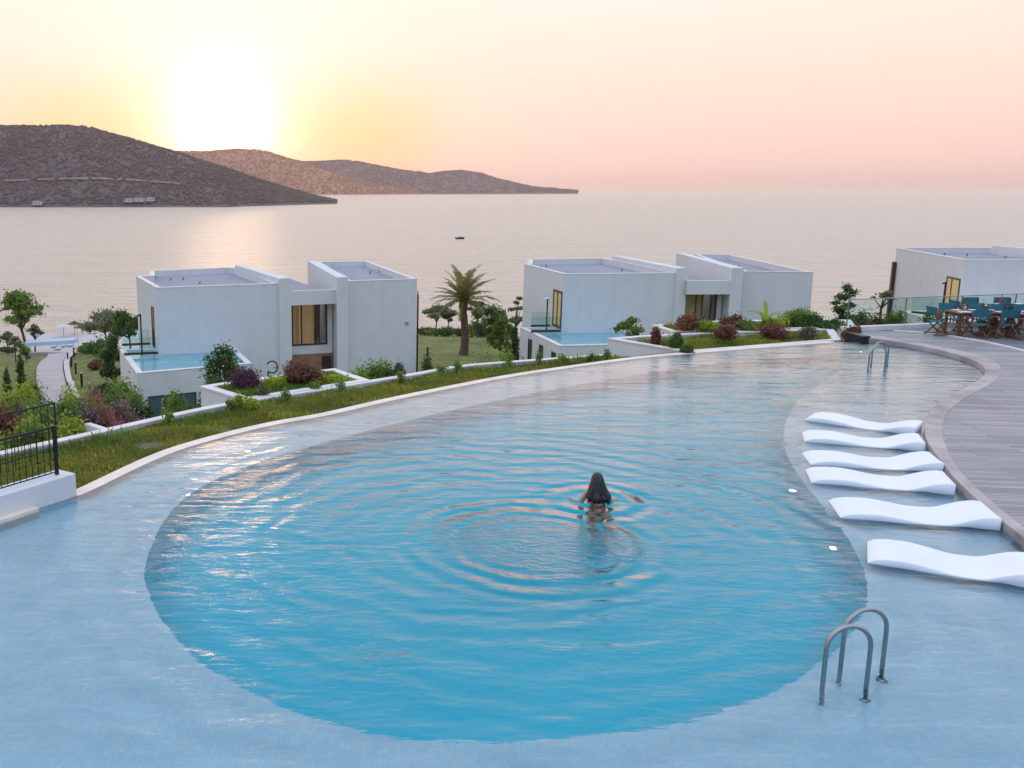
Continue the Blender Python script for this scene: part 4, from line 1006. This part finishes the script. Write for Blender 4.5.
# planter in front of the left villa
sh(245, 23.6, 366, 33, 'leafpurple', 'rounded purple-brown bush at the left end of the raised planter', -.26, 2600, .045, group=G1)
sh(277, 24.0, 374, 24, 'leaflime', 'low lime-yellow bush between the two dark reddish bushes', -.26, 1500, .045, group=G1)
sh(301, 24.3, 361, 36, 'leafred', 'largest reddish-brown bush, in front of the left villa recess', -.26, 3200, .045, group=G1)
sh(334, 24.6, 373, 26, 'leaflime', 'low yellow-green bush at the right end of the planter', -.26, 1500, .045, group=G1)
sh(238, 21.6, 391, 12, 'leaflime', 'tiny lime tuft below the purple-brown bush', -.26, 500, .035, group=G1)
sh(252, 21.4, 394, 16, 'leaflime', 'small flat yellow-green tuft near the low wall', -.26, 600, .035, group=G1)
sh(315, 23.4, 381, 14, 'leafmid', 'small green tuft in front of the largest reddish bush', -.26, 500, .035, group=G1)
sh(262, 22.6, 384, 12, 'leafolive', 'small grey-green tuft in the middle of the planter', -.26, 500, .035, group=G1)
# hedge at the right of it
for x, yt, w, mt, lb in ((357, 364, 26, 'leafmid', 'bright green bush left of the purple-leaved bush by the left villa'), (377, 360, 30, 'leafmid', 'green bush standing against the right block of the left villa'), (397, 358, 16, 'leafpurple', 'small dark purple bush at the right corner of the left villa'), (393, 366, 22, 'leafdark', 'dark green bush under the purple one at the right corner of the left villa')):
    sh(x, 27.5 + (x % 3) * .3, yt, w, mt, lb, -1.6, 2200, .055, group=G4)
# conifer bush in front of the terrace
b, h, w = spot(217, 39, 343, 88); r = random.Random(5); t = thing('conifer', b, 'dark green bushy conifer in front of the left villa plunge pool', 'tree')
MB().tube([b, b + Vector((.1, 0, h * .9))], [.12, .03], 7).build('trunk', M['bark'], t)
lob = []
for i in range(44):
    f = i / 43; a = r.uniform(0, 6.28); q = w * .42 * (1.02 - f) ** .7 * r.uniform(.5, 1.1); lob.append((tuple(b + Vector((math.cos(a) * q * 1.25 + (.25 * (f - .3)), math.sin(a) * q, h * (.12 + .82 * f)))), (w * .19 * (1.15 - .7 * f), w * .19 * (1.15 - .7 * f), h * .085)))
V, k = leaf_cloud(lob, 11000, .075, 5, 2.4); quads_obj('crown', V, k, M['leafdark'], t)
sh(181, 37, 385, 26, 'leafmid', 'upright green bush left of the conifer, over the garage door', None, 2400, .08, group=G2)
sh(203, 34, 392, 24, 'leafdark', 'dark bush tucked behind the corner of the raised planter', None, 1800, .07, group=G2)
sh(167, 38, 396, 14, 'leaflime', 'narrow light green bush at the garage door edge', None, 1100, .07, group=G2)
# left garden
rows = [
 (100, 31, 408, 22, 'leafmid', 'green bush between the two pink-flowering bushes'),
 (57, 34, 400, 22, 'leafdark', 'dark green bush directly over the path end'),
 (20, 36, 394, 24, 'leafmid', 'tall green bush under the narrow cypress'),
 (38, 26, 412, 22, 'leaflime', 'yellow-green bush left of the low dark green one'),
 (77, 26, 420, 16, 'leaflime', 'small lime bush close to the short white kerb'),
 (104, 42, 384, 18, 'leafmid', 'green bush above the pink flowers'),
 (8, 27, 399, 34, 'leafred', 'wide red-leaved bush at the left edge behind the railing'),
 (28, 30, 404, 26, 'leafpurple', 'purple-red bush right of the red-leaved one behind the railing'),
 (45, 29, 397, 30, 'leafmid', 'broad green bush at the foot of the path'),
 (66, 30, 394, 30, 'leafdark', 'dark green bush right of the path end'),
 (84, 33, 398, 24, 'leafmid', 'green bush between the path and the pink flowers'),
 (67, 24, 413, 20, 'leaflime', 'lime-yellow bush just beyond the lawn strip wall at left'),
 (52, 27, 410, 26, 'leafdark', 'low dark green bush in front of the path end'),
 (30, 24, 424, 22, 'leafmid', 'low green bush seen through the railing'),
 (8, 24, 432, 24, 'leaflime', 'low lime bush at the left edge seen through the railing'),
 (112, 36, 392, 20, 'leafdark', 'dark bush behind the pink flowers'),
 (132, 38, 388, 18, 'leafmid', 'green bush at the corner of the left villa lower storey'),
 (140, 35, 402, 16, 'leafdark', 'small dark bush between the mauve flowers and the garage door'),
 (18, 46, 386, 22, 'leaflime', 'yellow-green bush on the lawn left of the path'),
 (32, 50, 384, 16, 'leafmid', 'slim green bush beside the left edge of the path'),
 (72, 44, 392, 20, 'leaflime', 'lime bush overlapping the right edge of the path'),
 (90, 42, 388, 18, 'leafolive', 'grey-green bush on the lawn right of the path'),
 (118, 45, 378, 18, 'leafmid', 'green bush beside the left wall of the left villa'),
]
for x, Y, yt, w, mt, lb in rows: sh(x, Y, yt - 5, w * 1.75, mt, lb, None, 4200, .05 + Y * .0007, group=G2)
for x, Y, yt, w, mt, lb in ((97, 28, 404, 24, 'petal', 'bush covered in pink flowers, left one of the pair'), (108, 27, 412, 22, 'petal', 'low bush of deep pink flowers just over the low wall'), (124, 30, 405, 22, 'petal2', 'bush of mauve flowers near the villa corner'), (88, 27, 411, 16, 'petal2', 'small bush with pale pink blossoms at the left end of the flowers')):
    sh(x, Y, yt - 5, w * 1.4, 'leafdark', lb, None, 1800, .06, petals=M[mt], group='flowering bushes beyond the lawn strip', name='flowering_bush')
# short white kerbs in the left garden
m = MB(); p, q = px(84, 425.5, -1.2), px(104, 432, -1.2); m.wallseg(p, q, .18, -3, -1.15); o = m.build('bed_kerb', M['trim']); tag(o, 'short white kerb running off the low wall beside the flowers', 'kerb')
# far left trees on the shore
tr(22, 148, 288, 50, 'leafmid', 'tall open-crowned pine at the left edge by the jetty', None, 3200, .34, trunk_h=.42, lean=(-.10, 0), flat=.5, lobes_n=12, group=G3)
tr(34, 152, 322, 16, 'leafolive', 'small tree with a bare trunk between the pine and the jetty', None, 700, .28, trunk_h=.6, flat=.6, lobes_n=5, group=G3)
tr(6, 146, 330, 20, 'leafolive', 'low round tree at the left edge under the pine', None, 900, .30, trunk_h=.5, lobes_n=6, group=G3)
b, h, w = spot(19, 57, 352, 10); cypress(b, h, w, 'narrow dark cypress on the lawn left of the path', 2000, 3)
b, h, w = spot(6, 58, 366, 8); cypress(b, h, w, 'short narrow cypress at the left edge of the lawn', 1500, 4)
tr(14, 100, 336, 18, 'leafolive', 'thin olive-green sapling behind the narrow cypress', None, 900, .2, trunk_h=.5, lobes_n=6, group=G3)
tr(26, 98, 347, 13, 'leafmid', 'green bushy sapling just right of the narrow cypress', None, 900, .2, trunk_h=.25, lobes_n=6, group=G3)
# right of the path
tr(104, 118, 311, 46, 'leafolive', 'spreading olive-green tree above the jetty right of the path', None, 2600, .28, trunk_h=.5, flat=.55, lobes_n=11, group=G3)
tr(128, 112, 312, 34, 'leafdark', 'dark round tree touching the left wall of the left villa', None, 2600, .28, trunk_h=.4, flat=.8, lobes_n=11, group=G3)
tr(114, 63, 334, 22, 'leafdark', 'dark slanting ivy-clad tree beside the left villa', None, 2200, .15, trunk_h=.2, flat=1.5, lobes_n=10, lean=(-.05, 0), group=G3)
for i, (x, Y, yt, w, mt, lb) in enumerate(((88, 110, 344, 22, 'leafmid', 'round green shrub right of the path near the jetty'), (102, 104, 340, 28, 'leafdark', 'dense dark shrub under the spreading olive-green tree'), (112, 98, 347, 22, 'leafmid', 'green shrub at the foot of the ivy-clad tree'), (95, 84, 362, 14, 'leafred', 'thin brownish shrub on the lawn right of the path'), (105, 62, 384, 16, 'leafdark', 'small dark conical shrub above the pink flowers'))):
    sh(x, Y, yt, w, mt, lb, None, 1500, .17, group=G3)
for i, (x, w, Y) in enumerate(((8, 20, 158), (27, 16, 157), (44, 14, 156))):
    sh(x, Y, 346 + i, w, 'leafdark', ['low dark hedge at the left edge below the pine', 'low dark hedge left of the jetty', 'low dark hedge clump beside the path end'][i], None, 1000, .25, group=G3, name='hedge', cat='hedge')

# palm
def palm(base, H, w, label):
    t = thing('palm_tree', base, label, 'palm tree'); B = Vector(base); top = B + Vector((.1, 0, H * .62)); r = random.Random(2)
    path = [B + Vector((0.12 * math.sin(i * .5), 0, H * .62 * i / 10)) for i in range(11)]
    rr = [.42 - .012 * i + (.04 if i % 2 else 0) for i in range(11)]
    MB().tube(path, [.52, .44] + rr[2:9] + [.46, .40], 10).build('trunk', M['palmbark'], t)
    top = path[-1]; nf = 40
    for i in range(nf):
        az = i * 2.399 + r.uniform(-.2, .2); f = (i + .5) / nf; el0 = R(85 - 100 * f ** 1.1); Lf = w * .52 * r.uniform(.85, 1.12)
        p = top + Vector((0, 0, .1)); e = el0; pts = [p]; nseg = 9
        for s in range(nseg):
            d = Vector((math.cos(az) * math.cos(e), math.sin(az) * math.cos(e), math.sin(e))); p = p + d * Lf / nseg; pts.append(p); e -= R(4 + 5.5 * (s / nseg) * (1.2 - abs(math.sin(el0)) * .5))
        V = []; Fc = []; side0 = Vector((-math.sin(az), math.cos(az), 0))
        rach = MB().tube(pts, [.035 - .003 * k for k in range(len(pts))], 4)
        for s in range(1, 52):
            q = s / 52; k = q * nseg; k0 = int(k); P = pts[k0].lerp(pts[min(k0 + 1, nseg)], k - k0); tg = (pts[min(k0 + 1, nseg)] - pts[k0]).normalized()
            ll = Lf * .18 * math.sin(math.pi * min(1, q * .85 + .12)) ** .7; upv = side0.cross(tg)
            for sd in (-1, 1):
                dr = (side0 * sd * .8 + tg * .75 + upv * r.uniform(-.1, .45) * (-1 if upv.z < 0 else 1) + Vector((0, 0, -.15))).normalized(); wv = tg * .035
                o = len(V); V += [P - wv, P + wv, P + dr * ll * .6 + wv * .8 + Vector((0, 0, -.02)), P + dr * ll + Vector((0, 0, -.12 * ll))]; Fc += [(o, o + 1, o + 2, o + 3)]
        rach.add(V, Fc); rach.build('frond', M['palm'], t)
b, h, w = spot(463.5, 98, 268, 66); b = gpx(463.5, 355); h = pd(463.5, 268, b.y).z - b.z
palm(b, h, 66 * b.y / F * 1.08, 'tall palm with a thick trunk on the lawn between the left and middle villas')
# behind and around the palm
for x, Y, yt, w, mt, lb, kw in (
 (437, 140, 305, 24, 'leafolive', 'open olive tree left of the palm by the shore', dict(trunk_h=.5, lobes_n=6)),
 (449, 143, 308, 18, 'leafolive', 'second open olive tree just left of the palm trunk', dict(trunk_h=.5, lobes_n=5)),
 (489, 120, 307, 36, 'leafdark', 'dense dark round tree just right of the palm trunk', dict(trunk_h=.3, lobes_n=12, flat=.85)),
 (478, 135, 300, 18, 'leafolive', 'thin olive tree behind the palm trunk', dict(trunk_h=.5, lobes_n=5)),
 (517, 118, 291, 14, 'leafolive', 'slim open tree at the left wall of the middle villa', dict(trunk_h=.35, lobes_n=7)),
 (502, 90, 315, 24, 'leafmid', 'leafy green tree between the dark round tree and the middle villa', dict(trunk_h=.15, lobes_n=12, flat=1.3)),
 (514, 74, 326, 16, 'leafdark', 'tall dark bush at the corner of the middle villa', dict(trunk_h=.1, lobes_n=11, flat=1.8))):
    tr(x, Y, yt, w, mt, lb, None, 2200, .06 + Y * .0016, group=G3, **kw)
for i in range(8):
    x = 424 + i * 12; sh(x, 148 - (i % 3) * 5, 327 + (i % 2) * 2, 18, ['leafdark', 'leafmid', 'leafdark'][i % 3], 'clipped shrub of the shore hedge, %s from the left villa' % ['first', 'second', 'third', 'fourth', 'fifth', 'sixth', 'seventh', 'last'][i], None, 900, .22, group='shore hedge between the villas', name='hedge', cat='hedge')
for x, Y, yt, w, mt, lb in ((480, 46, 347, 33, 'leafmid', 'light green shrub below the palm lawn'), (497, 44, 341, 39, 'leafmid', 'broad green shrub left of the middle villa'), (512, 42, 345, 27, 'leafdark', 'dark shrub close to the slit windows of the middle villa'), (468, 40, 355, 27, 'leaflime', 'small lime shrub over the low wall below the palm'), (428, 60, 352, 14, 'leafdark', 'small dark shrub at the right wall of the left villa'), (505, 58, 338, 22, 'leaflime', 'bright green shrub under the leafy green tree')):
    sh(x, Y, yt, w, mt, lb, None, 1500, .07, group=G4)
# small tree at the corner of the second planter, with weeds along the wall
tr(631, 38, 317, 25, 'leafmid', 'small light green tree at the corner of the middle villa planter', -1.4, 900, .10, trunk_h=.3, lobes_n=9, limbs=9)
# beds in front of the middle villa
for x, Y, yt, w, mt, lb in (
 (688, 33.2, 314, 24, 'leafred', 'reddish bush at the left end of the middle villa bed'),
 (733, 33.8, 313, 24, 'leafred', 'upright reddish bush in front of the middle villa right block'),
 (727, 31.2, 321, 22, 'leafred', 'dark red bush in the front row, left of its twin'),
 (778, 31.8, 322, 26, 'leafred', 'dark red bush in the front row, right of its twin'),
 (709, 33.0, 320, 20, 'leaflime', 'low yellow-green bush between the reddish bushes'),
 (748, 33.4, 319, 22, 'leafmid', 'low green bush in the middle of the bed'),
 (775, 34.2, 316, 22, 'leaflime', 'low lime bush under the big-leaved plant'),
 (797, 34.8, 308, 34, 'leafmid', 'large green bush at the right corner of the middle villa'),
 (815, 34.4, 312, 22, 'leafdark', 'dark green bush at the right end of the bed'),
 (829, 34.0, 318, 26, 'leafdark', 'low dark hedge bush under the leaning tree'),
 (676, 29.6, 331, 14, 'leafdark', 'small dark bush at the left corner of the grass bed'),
 (687, 28.2, 343, 12, 'leafdark', 'small dark bush near the pool edge in the grass bed'),
 (657, 30.4, 327, 9, 'leafred', 'tiny reddish tuft beside the stone slab'),
 (810, 31.5, 326, 16, 'leafolive', 'small grey-green bush in the grass bed near the drain box'),
 (852, 31.6, 326, 16, 'leafred', 'low reddish bush beside the dark drain box')):
    sh(x, Y, yt, w, mt, lb, -.22, 1300, .05, group='bushes in the middle villa beds')
# big-leaved plant
b, h, w = spot(768, 33.6, 297, 26, -.2); t = thing('banana_plant', b, 'young big-leaved plant with upright arching leaves before the middle villa', 'plant'); r = random.Random(4)
MB().tube([b, b + Vector((0, 0, h * .4))], [.05, .03], 6).build('stem', M['leafmid'], t)
for i in range(7):
    az = i * 2.4 + .4; Lf = h * r.uniform(.55, .85); e = R(r.uniform(55, 82)); p = b + Vector((0, 0, h * .3)); V = []; Fc = []
    sd = Vector((-math.sin(az), math.cos(az), 0))
    for s in range(9):
        q = s / 8; wd = .075 * math.sin(math.pi * min(.97, q * .9 + .08)); V += [p - sd * wd + Vector((0, 0, .02)), p, p + sd * wd + Vector((0, 0, .02))]
        p = p + Vector((math.cos(az) * math.cos(e), math.sin(az) * math.cos(e), math.sin(e))) * Lf / 8; e -= R(9)
    for s in range(8):
        for k in (0, 1): a = s * 3 + k; Fc.append((a, a + 1, a + 4, a + 3))
    MB().add(V, Fc).build('leaf', M['leaflime'], t)
# trees at the right
b, h, w = spot(843, 44, 278, 26, -3.4)
tr(843, 46, 279, 28, 'leafdark', 'leaning dark tree rising behind the end of the glass balustrade', -3.5, 2000, .10, trunk_h=.35, lean=(.06, 0), lobes_n=9, flat=.75)
tr(882, 50, 287, 20, 'leafolive', 'thin umbrella-shaped sapling left of the right villa', -3.5, 700, .11, trunk_h=.7, lean=(.04, 0), lobes_n=5, flat=.4)
for x, Y, yt, w, mt, lb in ((862, 37, 307, 24, 'leafdark', 'dark bush behind the left end of the glass balustrade'), (878, 36, 313, 22, 'leafred', 'brownish bush behind the glass balustrade'), (895, 36.5, 308, 26, 'leafmid', 'green bush behind the glass balustrade below the dark screen'), (914, 36, 314, 20, 'leafmid', 'low green bush in the middle of the row behind the glass'), (932, 37, 309, 24, 'leafdark', 'dark bush behind the glass beside the dining chairs')):
    sh(x, Y, yt, w, mt, lb, -1.6, 1500, .07, group='bushes behind the glass balustrade')
# tall weeds and seedlings along the low wall
wl = [(165, 405), (230, 393), (286, 383), (340, 374), (395, 366), (437, 357), (452, 354), (505, 347), (531, 344), (556, 346), (585, 348), (597, 345)]
for i, (x, yt) in enumerate(wl):
    q = min(LW, key=lambda p: abs(p.x / p.y - (ray(x, 380).x / ray(x, 380).y))); b = Vector((q.x + .1, q.y - .35, LZ)); h = max(.25, (pd(x, yt, b.y).z - LZ) * .8)
    shrub(b, .35, h, M['leafmid'], 'leafy weed against the low white wall, %s' % ['farthest left', 'below the garage door end', 'below the planter left end', 'below the planter middle', 'below the planter right end', 'below the left villa right block', 'left of the palm', 'under the palm', 'right of the palm', 'at the corner of the middle villa', 'below the slit windows', 'farthest right'][i], 260, .035, 300 + i, group='weeds along the low white wall', name='weed_plant', cat='weed', stems=3)
# hose
hp = pd(272, 372, 38); m = MB(); pts = [hp + Vector((.22 * math.cos(a) - .0, .05 * math.sin(a * 2), .24 * math.sin(a) + .2)) for a in np.linspace(-2.4, 2.6, 22)]
m.tube([Vector((pts[0].x, pts[0].y, ground(hp.x, 38)))] + pts, .03, 7); o = m.build('garden_hose', M['dark'], smooth=True); tag(o, 'black looped hose standing against the left villa wall behind the bushes', 'hose')

# ------------------------------------------------------------------ dining
def part_box(t, name, c, d, mat, rz=0, bevel=.0): return MB().box(c, d, rz).build(name, M[mat], t, bevel)
def table(loc, w, d, label):
    t = thing('dining_table', loc, label, 'table', 'wooden tables on the dining terrace'); B = Vector(loc)
    part_box(t, 'table_top', B + Vector((0, 0, .73)), (w, d, .05), 'wood', bevel=.008)
    part_box(t, 'apron', B + Vector((0, 0, .66)), (w - .14, d - .14, .07), 'wood')
    for sx_ in (-1, 1):
        for sy in (-1, 1): part_box(t, 'leg', B + Vector((sx_ * (w / 2 - .07), sy * (d / 2 - .07), .35)), (.07, .07, .70), 'wood')
    return t
def chair_proto():
    t = thing('dining_chair', (0, 0, 0), 'x', 'chair', 'teal canvas director chairs round the tables')
    for s in (-1, 1):
        MB().tube([(s * .27, -.24, .0), (s * .27, .22, .45)], .022, 6).build('leg', M['wood'], t)
        MB().tube([(s * .27, .24, .0), (s * .27, -.22, .45)], .022, 6).build('leg', M['wood'], t)
        part_box(t, 'armrest', (s * .29, .0, .66), (.06, .48, .03), 'wood')
        MB().tube([(s * .27, .22, .42), (s * .27, .27, .90)], .02, 6).build('back_post', M['wood'], t)
        MB().tube([(s * .27, -.2, .42), (s * .27, -.2, .65)], .02, 6).build('arm_post', M['wood'], t)
        part_box(t, 'foot_rail', (s * .27, 0, .03), (.04, .55, .04), 'wood')
    V = [(-.27 + .54 * i / 6, -.22 + .44 * j, .45 - .035 * math.sin(math.pi * i / 6)) for j in (0, 1) for i in range(7)]
    V += [(x, y, z - .015) for x, y, z in V]; Fc = [(i, i + 1, i + 8, i + 7) for i in range(6)] + [(i + 14, i + 21, i + 22, i + 15) for i in range(6)] + [(i, i + 14, i + 15, i + 1) for i in range(6)] + [(i + 7, i + 8, i + 22, i + 21) for i in range(6)]
    MB().add(V, Fc).build('seat', M['blue'], t)
    V = [(-.28 + .56 * i / 6, .24 + .05 * j + .03 * math.sin(math.pi * i / 6), .68 + .24 * j) for j in (0, 1) for i in range(7)]
    V += [(x, y + .02, z) for x, y, z in V]
    MB().add(V, Fc + [(0, 7, 21, 14), (6, 20, 27, 13)]).build('backrest', M['blue'], t)
    return t
ch = None
DZ = .128
tabs = [((975, 334.5), 1.7, .85, 'near wooden dining table laid with plates, left one at the deck'), ((1024, 336), 1.6, .85, 'near wooden dining table cut by the right edge of the photo'), ((1000, 327), 2.0, .85, 'back wooden dining table beside the glass balustrade')]
for i, ((x, y), w, d, lb) in enumerate(tabs):
    T = px(x, y, DZ); table(T, w, d, lb)
    for k in range(6):
        cx_ = T.x - w / 2 + .3 + (k // 2) * (w - .6) / 2; cy_ = T.y + (-.26 if k % 2 == 0 else .26)
        z = T.z + .756
        pl = MB().tube([(cx_, cy_, z), (cx_, cy_, z + .008), (cx_, cy_, z + .02)], [.08, .13, .145], 16).build('plate', M['white']); pos = ['left', 'left', 'middle', 'middle', 'right', 'right'][k] + (' front', ' back')[k % 2] + ' seat of the ' + ['left near', 'right-edge near', 'back'][i] + ' table'; tag(pl, 'white plate at the ' + pos, 'plate', 'plates on the dining tables')
        gl = MB().tube([(cx_ + .2, cy_, z), (cx_ + .2, cy_, z + .008), (cx_ + .2, cy_, z + .09), (cx_ + .2, cy_, z + .20)], [.035, .006, .03, .036], 10).build('wine_glass', M['glass']); tag(gl, 'clear glass at the ' + pos, 'glass', 'glasses on the dining tables')
        if k % 2 == 0:
            nk = MB().box((cx_ - .19, cy_, z + .012), (.09, .2, .02)).build('napkin', M['blue' if k else 'white'], bevel=.005); tag(nk, 'folded napkin at the ' + pos, 'napkin', 'napkins on the dining tables')
    for k, (ox, oy, rz) in enumerate(((-w * .27, -.64, 180), (w * .27, -.66, 176), (-w * .27, .62, 2), (w * .27, .62, -4), (-w / 2 - .38, 0, 90))):
        loc = (T.x + ox, T.y + oy, DZ); side = ['front left side', 'front right side', 'back left side', 'back right side', 'left end'][k]
        lab = 'wooden chair with teal canvas at the %s of the %s table' % (side, ['left near', 'right-edge near', 'back'][i])
        if ch is None:
            ch = chair_proto(); ch.location = loc; ch.rotation_euler.z = R(rz); ch['label'] = lab
        else: copytree(ch, loc, R(rz), label=lab)
um = px(997, 326.5, DZ); t = thing('cruet', um + Vector((.1, .1, .756)), 'small red-topped bottle standing on the back dining table', 'bottle')
q = um + Vector((.1, .1, .756)); MB().tube([q, q + Vector((0, 0, .2)), q + Vector((0, 0, .26)), q + Vector((0, 0, .36))], [.04, .04, .015, .012], 10).build('body', M['petal'], t, smooth=True)

# ------------------------------------------------------------------ swimmer
def skin(name, verts, edges, radii, mat, root_i, parent=None, sub=2):
    me = bpy.data.meshes.new(name); me.from_pydata(verts, edges, []); me.update()
    o = bpy.data.objects.new(name, me); COL.objects.link(o)
    md = o.modifiers.new('skin', 'SKIN'); md.use_smooth_shade = True
    for i, r_ in enumerate(radii):
        sv = me.skin_vertices[0].data[i]; sv.radius = r_ if isinstance(r_, tuple) else (r_, r_); sv.use_root = (i == root_i)
    s = o.modifiers.new('subsurf', 'SUBSURF'); s.levels = sub; s.render_levels = sub
    me.materials.append(M[mat])
    if parent: o.parent = parent
    return o
sw = thing('person', SW, 'person with long dark hair seen from behind, wading away through the pool', 'person')
vt, ed, rd = [], [], []
def add(p, r_, par=None):
    vt.append(p); rd.append(r_); i = len(vt) - 1
    if par is not None: ed.append((par, i))
    return i
pel = add((0, -.10, -.14), (.150, .115)); wa = add((0, -.04, .02), (.115, .09), pel); chest = add((0, .02, .16), (.140, .10), wa)
uch = add((0, .05, .245), (.125, .08), chest); nk = add((0, .065, .315), .046, uch); hd0 = add((0, .075, .365), (.062, .07), nk); hd1 = add((0, .09, .43), (.075, .09), hd0); hd2 = add((0, .085, .49), (.058, .07), hd1)
for s in (-1, 1):
    sh_ = add((s * .15, .05, .225), .052, uch); el = add((s * .235, .08, .06), .040, sh_); wr = add((s * .33, .27, -.09), .027, el)
    pm = add((s * .37, .35, -.10), (.036, .018), wr)
    for f, (ax, ay, ln) in enumerate(((-.030, .085, .9), (-.010, .10, 1.0), (.012, .095, .95), (.030, .08, .8))):
        k1 = add((s * .37 + ax * .8, .34 + ay * .5 * ln, -.10), .009, pm); add((s * .37 + ax * 1.3, .34 + ay * ln, -.11), .007, k1)
    th = add((s * (.37 - .035), .345, -.10), .010, pm); add((s * (.37 - .06), .385, -.11), .008, th)
    hp_ = add((s * .095, -.16, -.22), .085, pel); kn = add((s * .13, -.46, -.48), .058, hp_); an = add((s * .14, -.82, -.62), .036, kn); add((s * .14, -.98, -.66), (.03, .02), an)
body = skin('body', vt, ed, rd, 'skin', pel, sw)
# hair: a tapering mantle falling over the back, wider at its ends
m = MB(); rows_ = []; nseg = 22
prof = [(.545, .01, .085), (.535, .052, .08), (.50, .082, .07), (.45, .096, .06), (.39, .112, .045), (.33, .135, .02), (.28, .158, -.01), (.25, .176, -.030), (.21, .192, -.045), (.18, .182, -.058), (.155, .15, -.064)]
rg = random.Random(3); vs = []
for j, (z, hw, yc) in enumerate(prof):
    for i in range(nseg):
        a = 2 * math.pi * i / nseg; dp = max(hw * 1.05, .02) if j < 5 else .055 + .012 * math.sin(i * 2.1)
        wob = 1 + .05 * math.sin(i * 3.1 + j) * (j > 4); zz = z + (rg.uniform(-.035, .02) if j >= 9 else 0)
        vs.append((math.cos(a) * hw * wob, yc + .0 + math.sin(a) * dp - (.02 if j > 4 else 0), zz))
fs = [(j * nseg + i, (j + 1) * nseg + i, (j + 1) * nseg + (i + 1) % nseg, j * nseg + (i + 1) % nseg) for j in range(len(prof) - 1) for i in range(nseg)]
fs += [tuple(range(nseg)), tuple(reversed(range((len(prof) - 1) * nseg, len(prof) * nseg)))]
m.add([Vector(v) + SW for v in vs], fs)
for k in range(110):      # loose strands
    x = rg.uniform(-.165, .165); f = rg.uniform(.2, 1); z1 = rg.uniform(.06, .14); y = -.105 - rg.uniform(0, .02)
    m.tube([Vector((x * .45, -.02, .46)) + SW, Vector((x * .62, -.075, .32)) + SW, Vector((x * .95, y, .17)) + SW, Vector((x * 1.2, y + .01, z1)) + SW], [.004, .006, .007, .002], 4)
hr = m.build('hair', M['hair'], sw, smooth=True)
m = MB()
for z, hw, dpt, yc in ((.175, .150, .112, .02), (-.16, .162, .128, -.10)):
    ringv = []; n = 28
    for i in range(n):
        a = 2 * math.pi * i / n
        for dz in (-.018 if z > 0 else -.06, .018 if z > 0 else .075): ringv.append(Vector((math.cos(a) * hw, yc + math.sin(a) * dpt, z + dz)) + SW)
    m.add(ringv, [(2 * i, 2 * ((i + 1) % n), 2 * ((i + 1) % n) + 1, 2 * i + 1) for i in range(n)])
bk_ = m.build('bikini', M['swim'], sw, smooth=True); sd_ = bk_.modifiers.new('solid', 'SOLIDIFY'); sd_.thickness = .006
sw.rotation_euler.z = R(-4); sw.location.z -= .075

# ------------------------------------------------------------------ haze


k = NT('sea_haze'); k.t.nodes.remove(k.b)
pv = k.n('ShaderNodeVolumePrincipled'); pv.inputs['Color'].default_value = (1.0, .82, .76, 1); pv.inputs['Density'].default_value = 6.5e-5; pv.inputs['Anisotropy'].default_value = .7
k.l(pv.outputs[0], k.out.inputs['Volume'])
hz = MB().box((0, 0, 110), (54000, 54000, 290)).build('haze', k.m); hz['kind'] = 'stuff'; hz['label'] = 'warm evening haze over the sea and hills'
